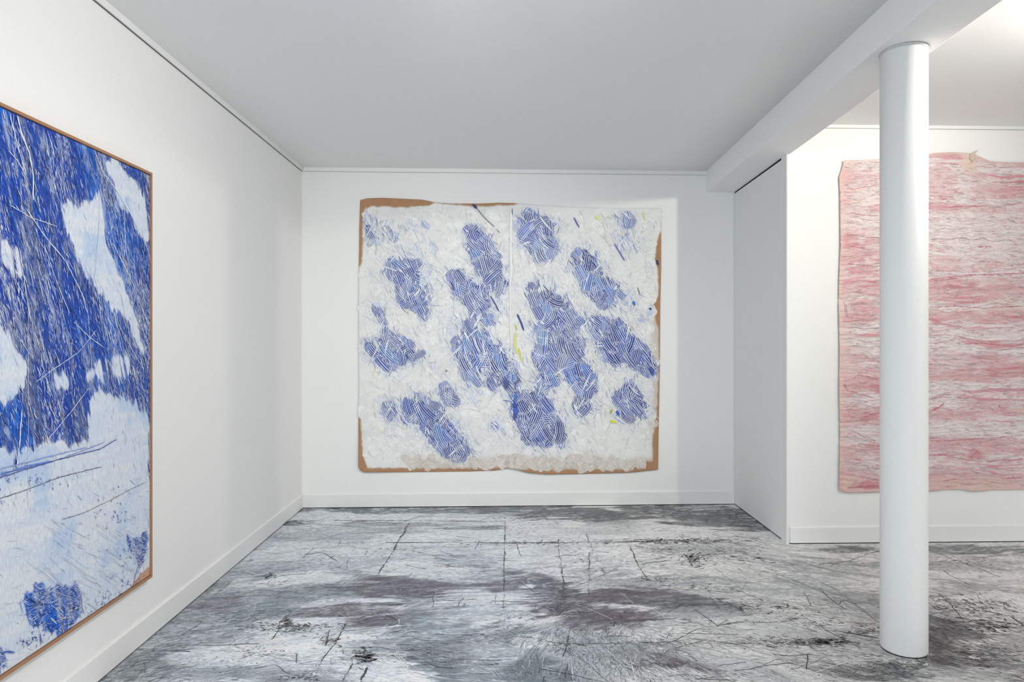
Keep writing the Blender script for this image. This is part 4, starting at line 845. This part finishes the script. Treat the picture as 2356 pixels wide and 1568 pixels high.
for pts, w_, cl_ in [([(2140,642),(2180,638),(2230,632),(2290,631),(2356,628),(2420,628)],.0048,RD),([(2150,646),(2200,640),(2240,634)],.002,DR_),([(1948,435),(1975,433),(2022,424)],.003,RD),([(1945,492),(1965,490),(2000,496),(2024,497)],.003,RD),([(1940,538),(1980,543),(2024,548)],.002,DR_),([(1950,565),(1990,572),(2024,580)],.0025,RD*.9),([(1950,607),(1985,610),(2024,612)],.003,DR_),
   ([(2190,475),(2230,475),(2262,474)],.004,RD),([(2138,451),(2170,450),(2195,455)],.0025,RD),([(2140,550),(2190,550),(2210,545),(2235,552)],.0022,DR_),([(2240,552),(2265,547),(2280,555),(2330,552)],.0022,DR_),([(2250,567),(2282,567)],.005,RD),([(2280,418),(2320,420),(2356,418)],.0025,RD),([(2290,400),(2330,402)],.0015,DR_),
   ([(2290,806),(2330,800),(2300,806),(2356,798)],.001,RD),([(2220,790),(2260,789),(2300,794),(2356,800),(2420,802)],.0042,RD),([(2150,790),(2180,783),(2200,778)],.002,DR_),([(2140,915),(2180,913),(2230,915)],.002,RD),([(2143,945),(2160,936),(2172,928)],.005,RD*.9),([(2168,938),(2172,925)],.003,RD),([(2298,928),(2302,938),(2312,936)],.006,RD),
   ([(2140,1014),(2190,1013),(2230,1010),(2290,1006),(2356,1000)],.0035,RD),([(2270,1062),(2310,1058),(2356,1056)],.004,RD),([(2140,1046),(2170,1045),(2240,1060)],.0025,RD*.9),([(2300,1100),(2356,1098)],.005,RD),([(2170,1105),(2200,1102)],.005,RD),
   ([(1958,872),(1975,862),(2000,866),(2024,874)],.003,RD),([(1940,880),(1950,898),(1975,905),(2010,915)],.003,RD*.95),([(1955,930),(1960,925),(1985,930),(2024,940)],.002,DR_),([(1950,930),(1955,955),(1990,965),(2024,964)],.004,PK),([(1985,946),(2005,952),(2024,948)],.006,RD),([(1962,990),(1990,1005),(2018,1014)],.002,DR_),([(1975,1020),(2024,1026)],.003,RD),
   ([(1942,690),(1946,720),(1956,735),(2000,738)],.003,PK),([(1962,690),(1960,705),(1975,720),(2024,722)],.003,PW),([(1955,752),(1990,756),(2024,754)],.002,DR_),([(1946,700),(1950,728)],.002,RD),([(2140,706),(2200,703),(2260,709),(2330,704)],.003,RD*.95),([(2300,706),(2356,704)],.0035,RD),([(2250,741),(2290,744)],.0015,DR_),([(1950,1122),(1985,1118),(2022,1116)],.005,RD)]: rline(pts, w_, cl_)
n = 8500
s_ = rng.uniform(ly_[0] + .022, ly_[0] + 1.35, n); z_ = rng.uniform(bz[3] + .022, tz[3] - .014, n)
C = arcs(s_, z_, rng.normal(0, .16, n), rng.gamma(1.7, .017, n) + .006, rng.normal(0, .4, n), 4)
t_ = rng.random(n); cc = np.where((t_ < .42)[:, None], PW * rng.uniform(.95, 1.12, (n, 1)), np.where((t_ < .74)[:, None], PK * rng.uniform(.8, 1.1, (n, 1)), np.where((t_ < .86)[:, None], RD, np.array([.34, .26, .26]))))
cc = mix(cc, PW * .9, rng.uniform(0, .45, n))
rs.add(C, np.exp(rng.normal(math.log(.0009), .5, n))[:, None] * np.array([.2, 1, .8, .2]), cc, rng.uniform(.0001, .0006, n), ridge=.0006)
o = rs.build('paint_folds', rsurf, PINKM, None, flip=False); o['kind'] = 'stuff'; attach(o, rp)
# the little torn flap standing up from its top edge
a_, b_ = ruv([(2231,353),(2245,346),(2241,355),(2243,365),(2237,374),(2230,366)])
Vf = np.concatenate([right_pt(a_, b_, np.array([.020, .034, .026, .022, .021, .021])), right_pt(a_, b_, np.array([.017, .031, .023, .019, .018, .018]))])
n = 6
f = [tuple(range(n - 1, -1, -1)), tuple(range(n, 2 * n))] + [(i, (i + 1) % n, n + (i + 1) % n, n + i) for i in range(n)]
attach(mesh_obj('torn_flap', Vf, f, PINKM, None, pigment=np.tile(np.array([.52, .45, .36]), (12, 1))), rp)

tris = sum(len(o.data.polygons) * 2 for o in bpy.data.objects if o.type == 'MESH')
print('approx triangles', tris)
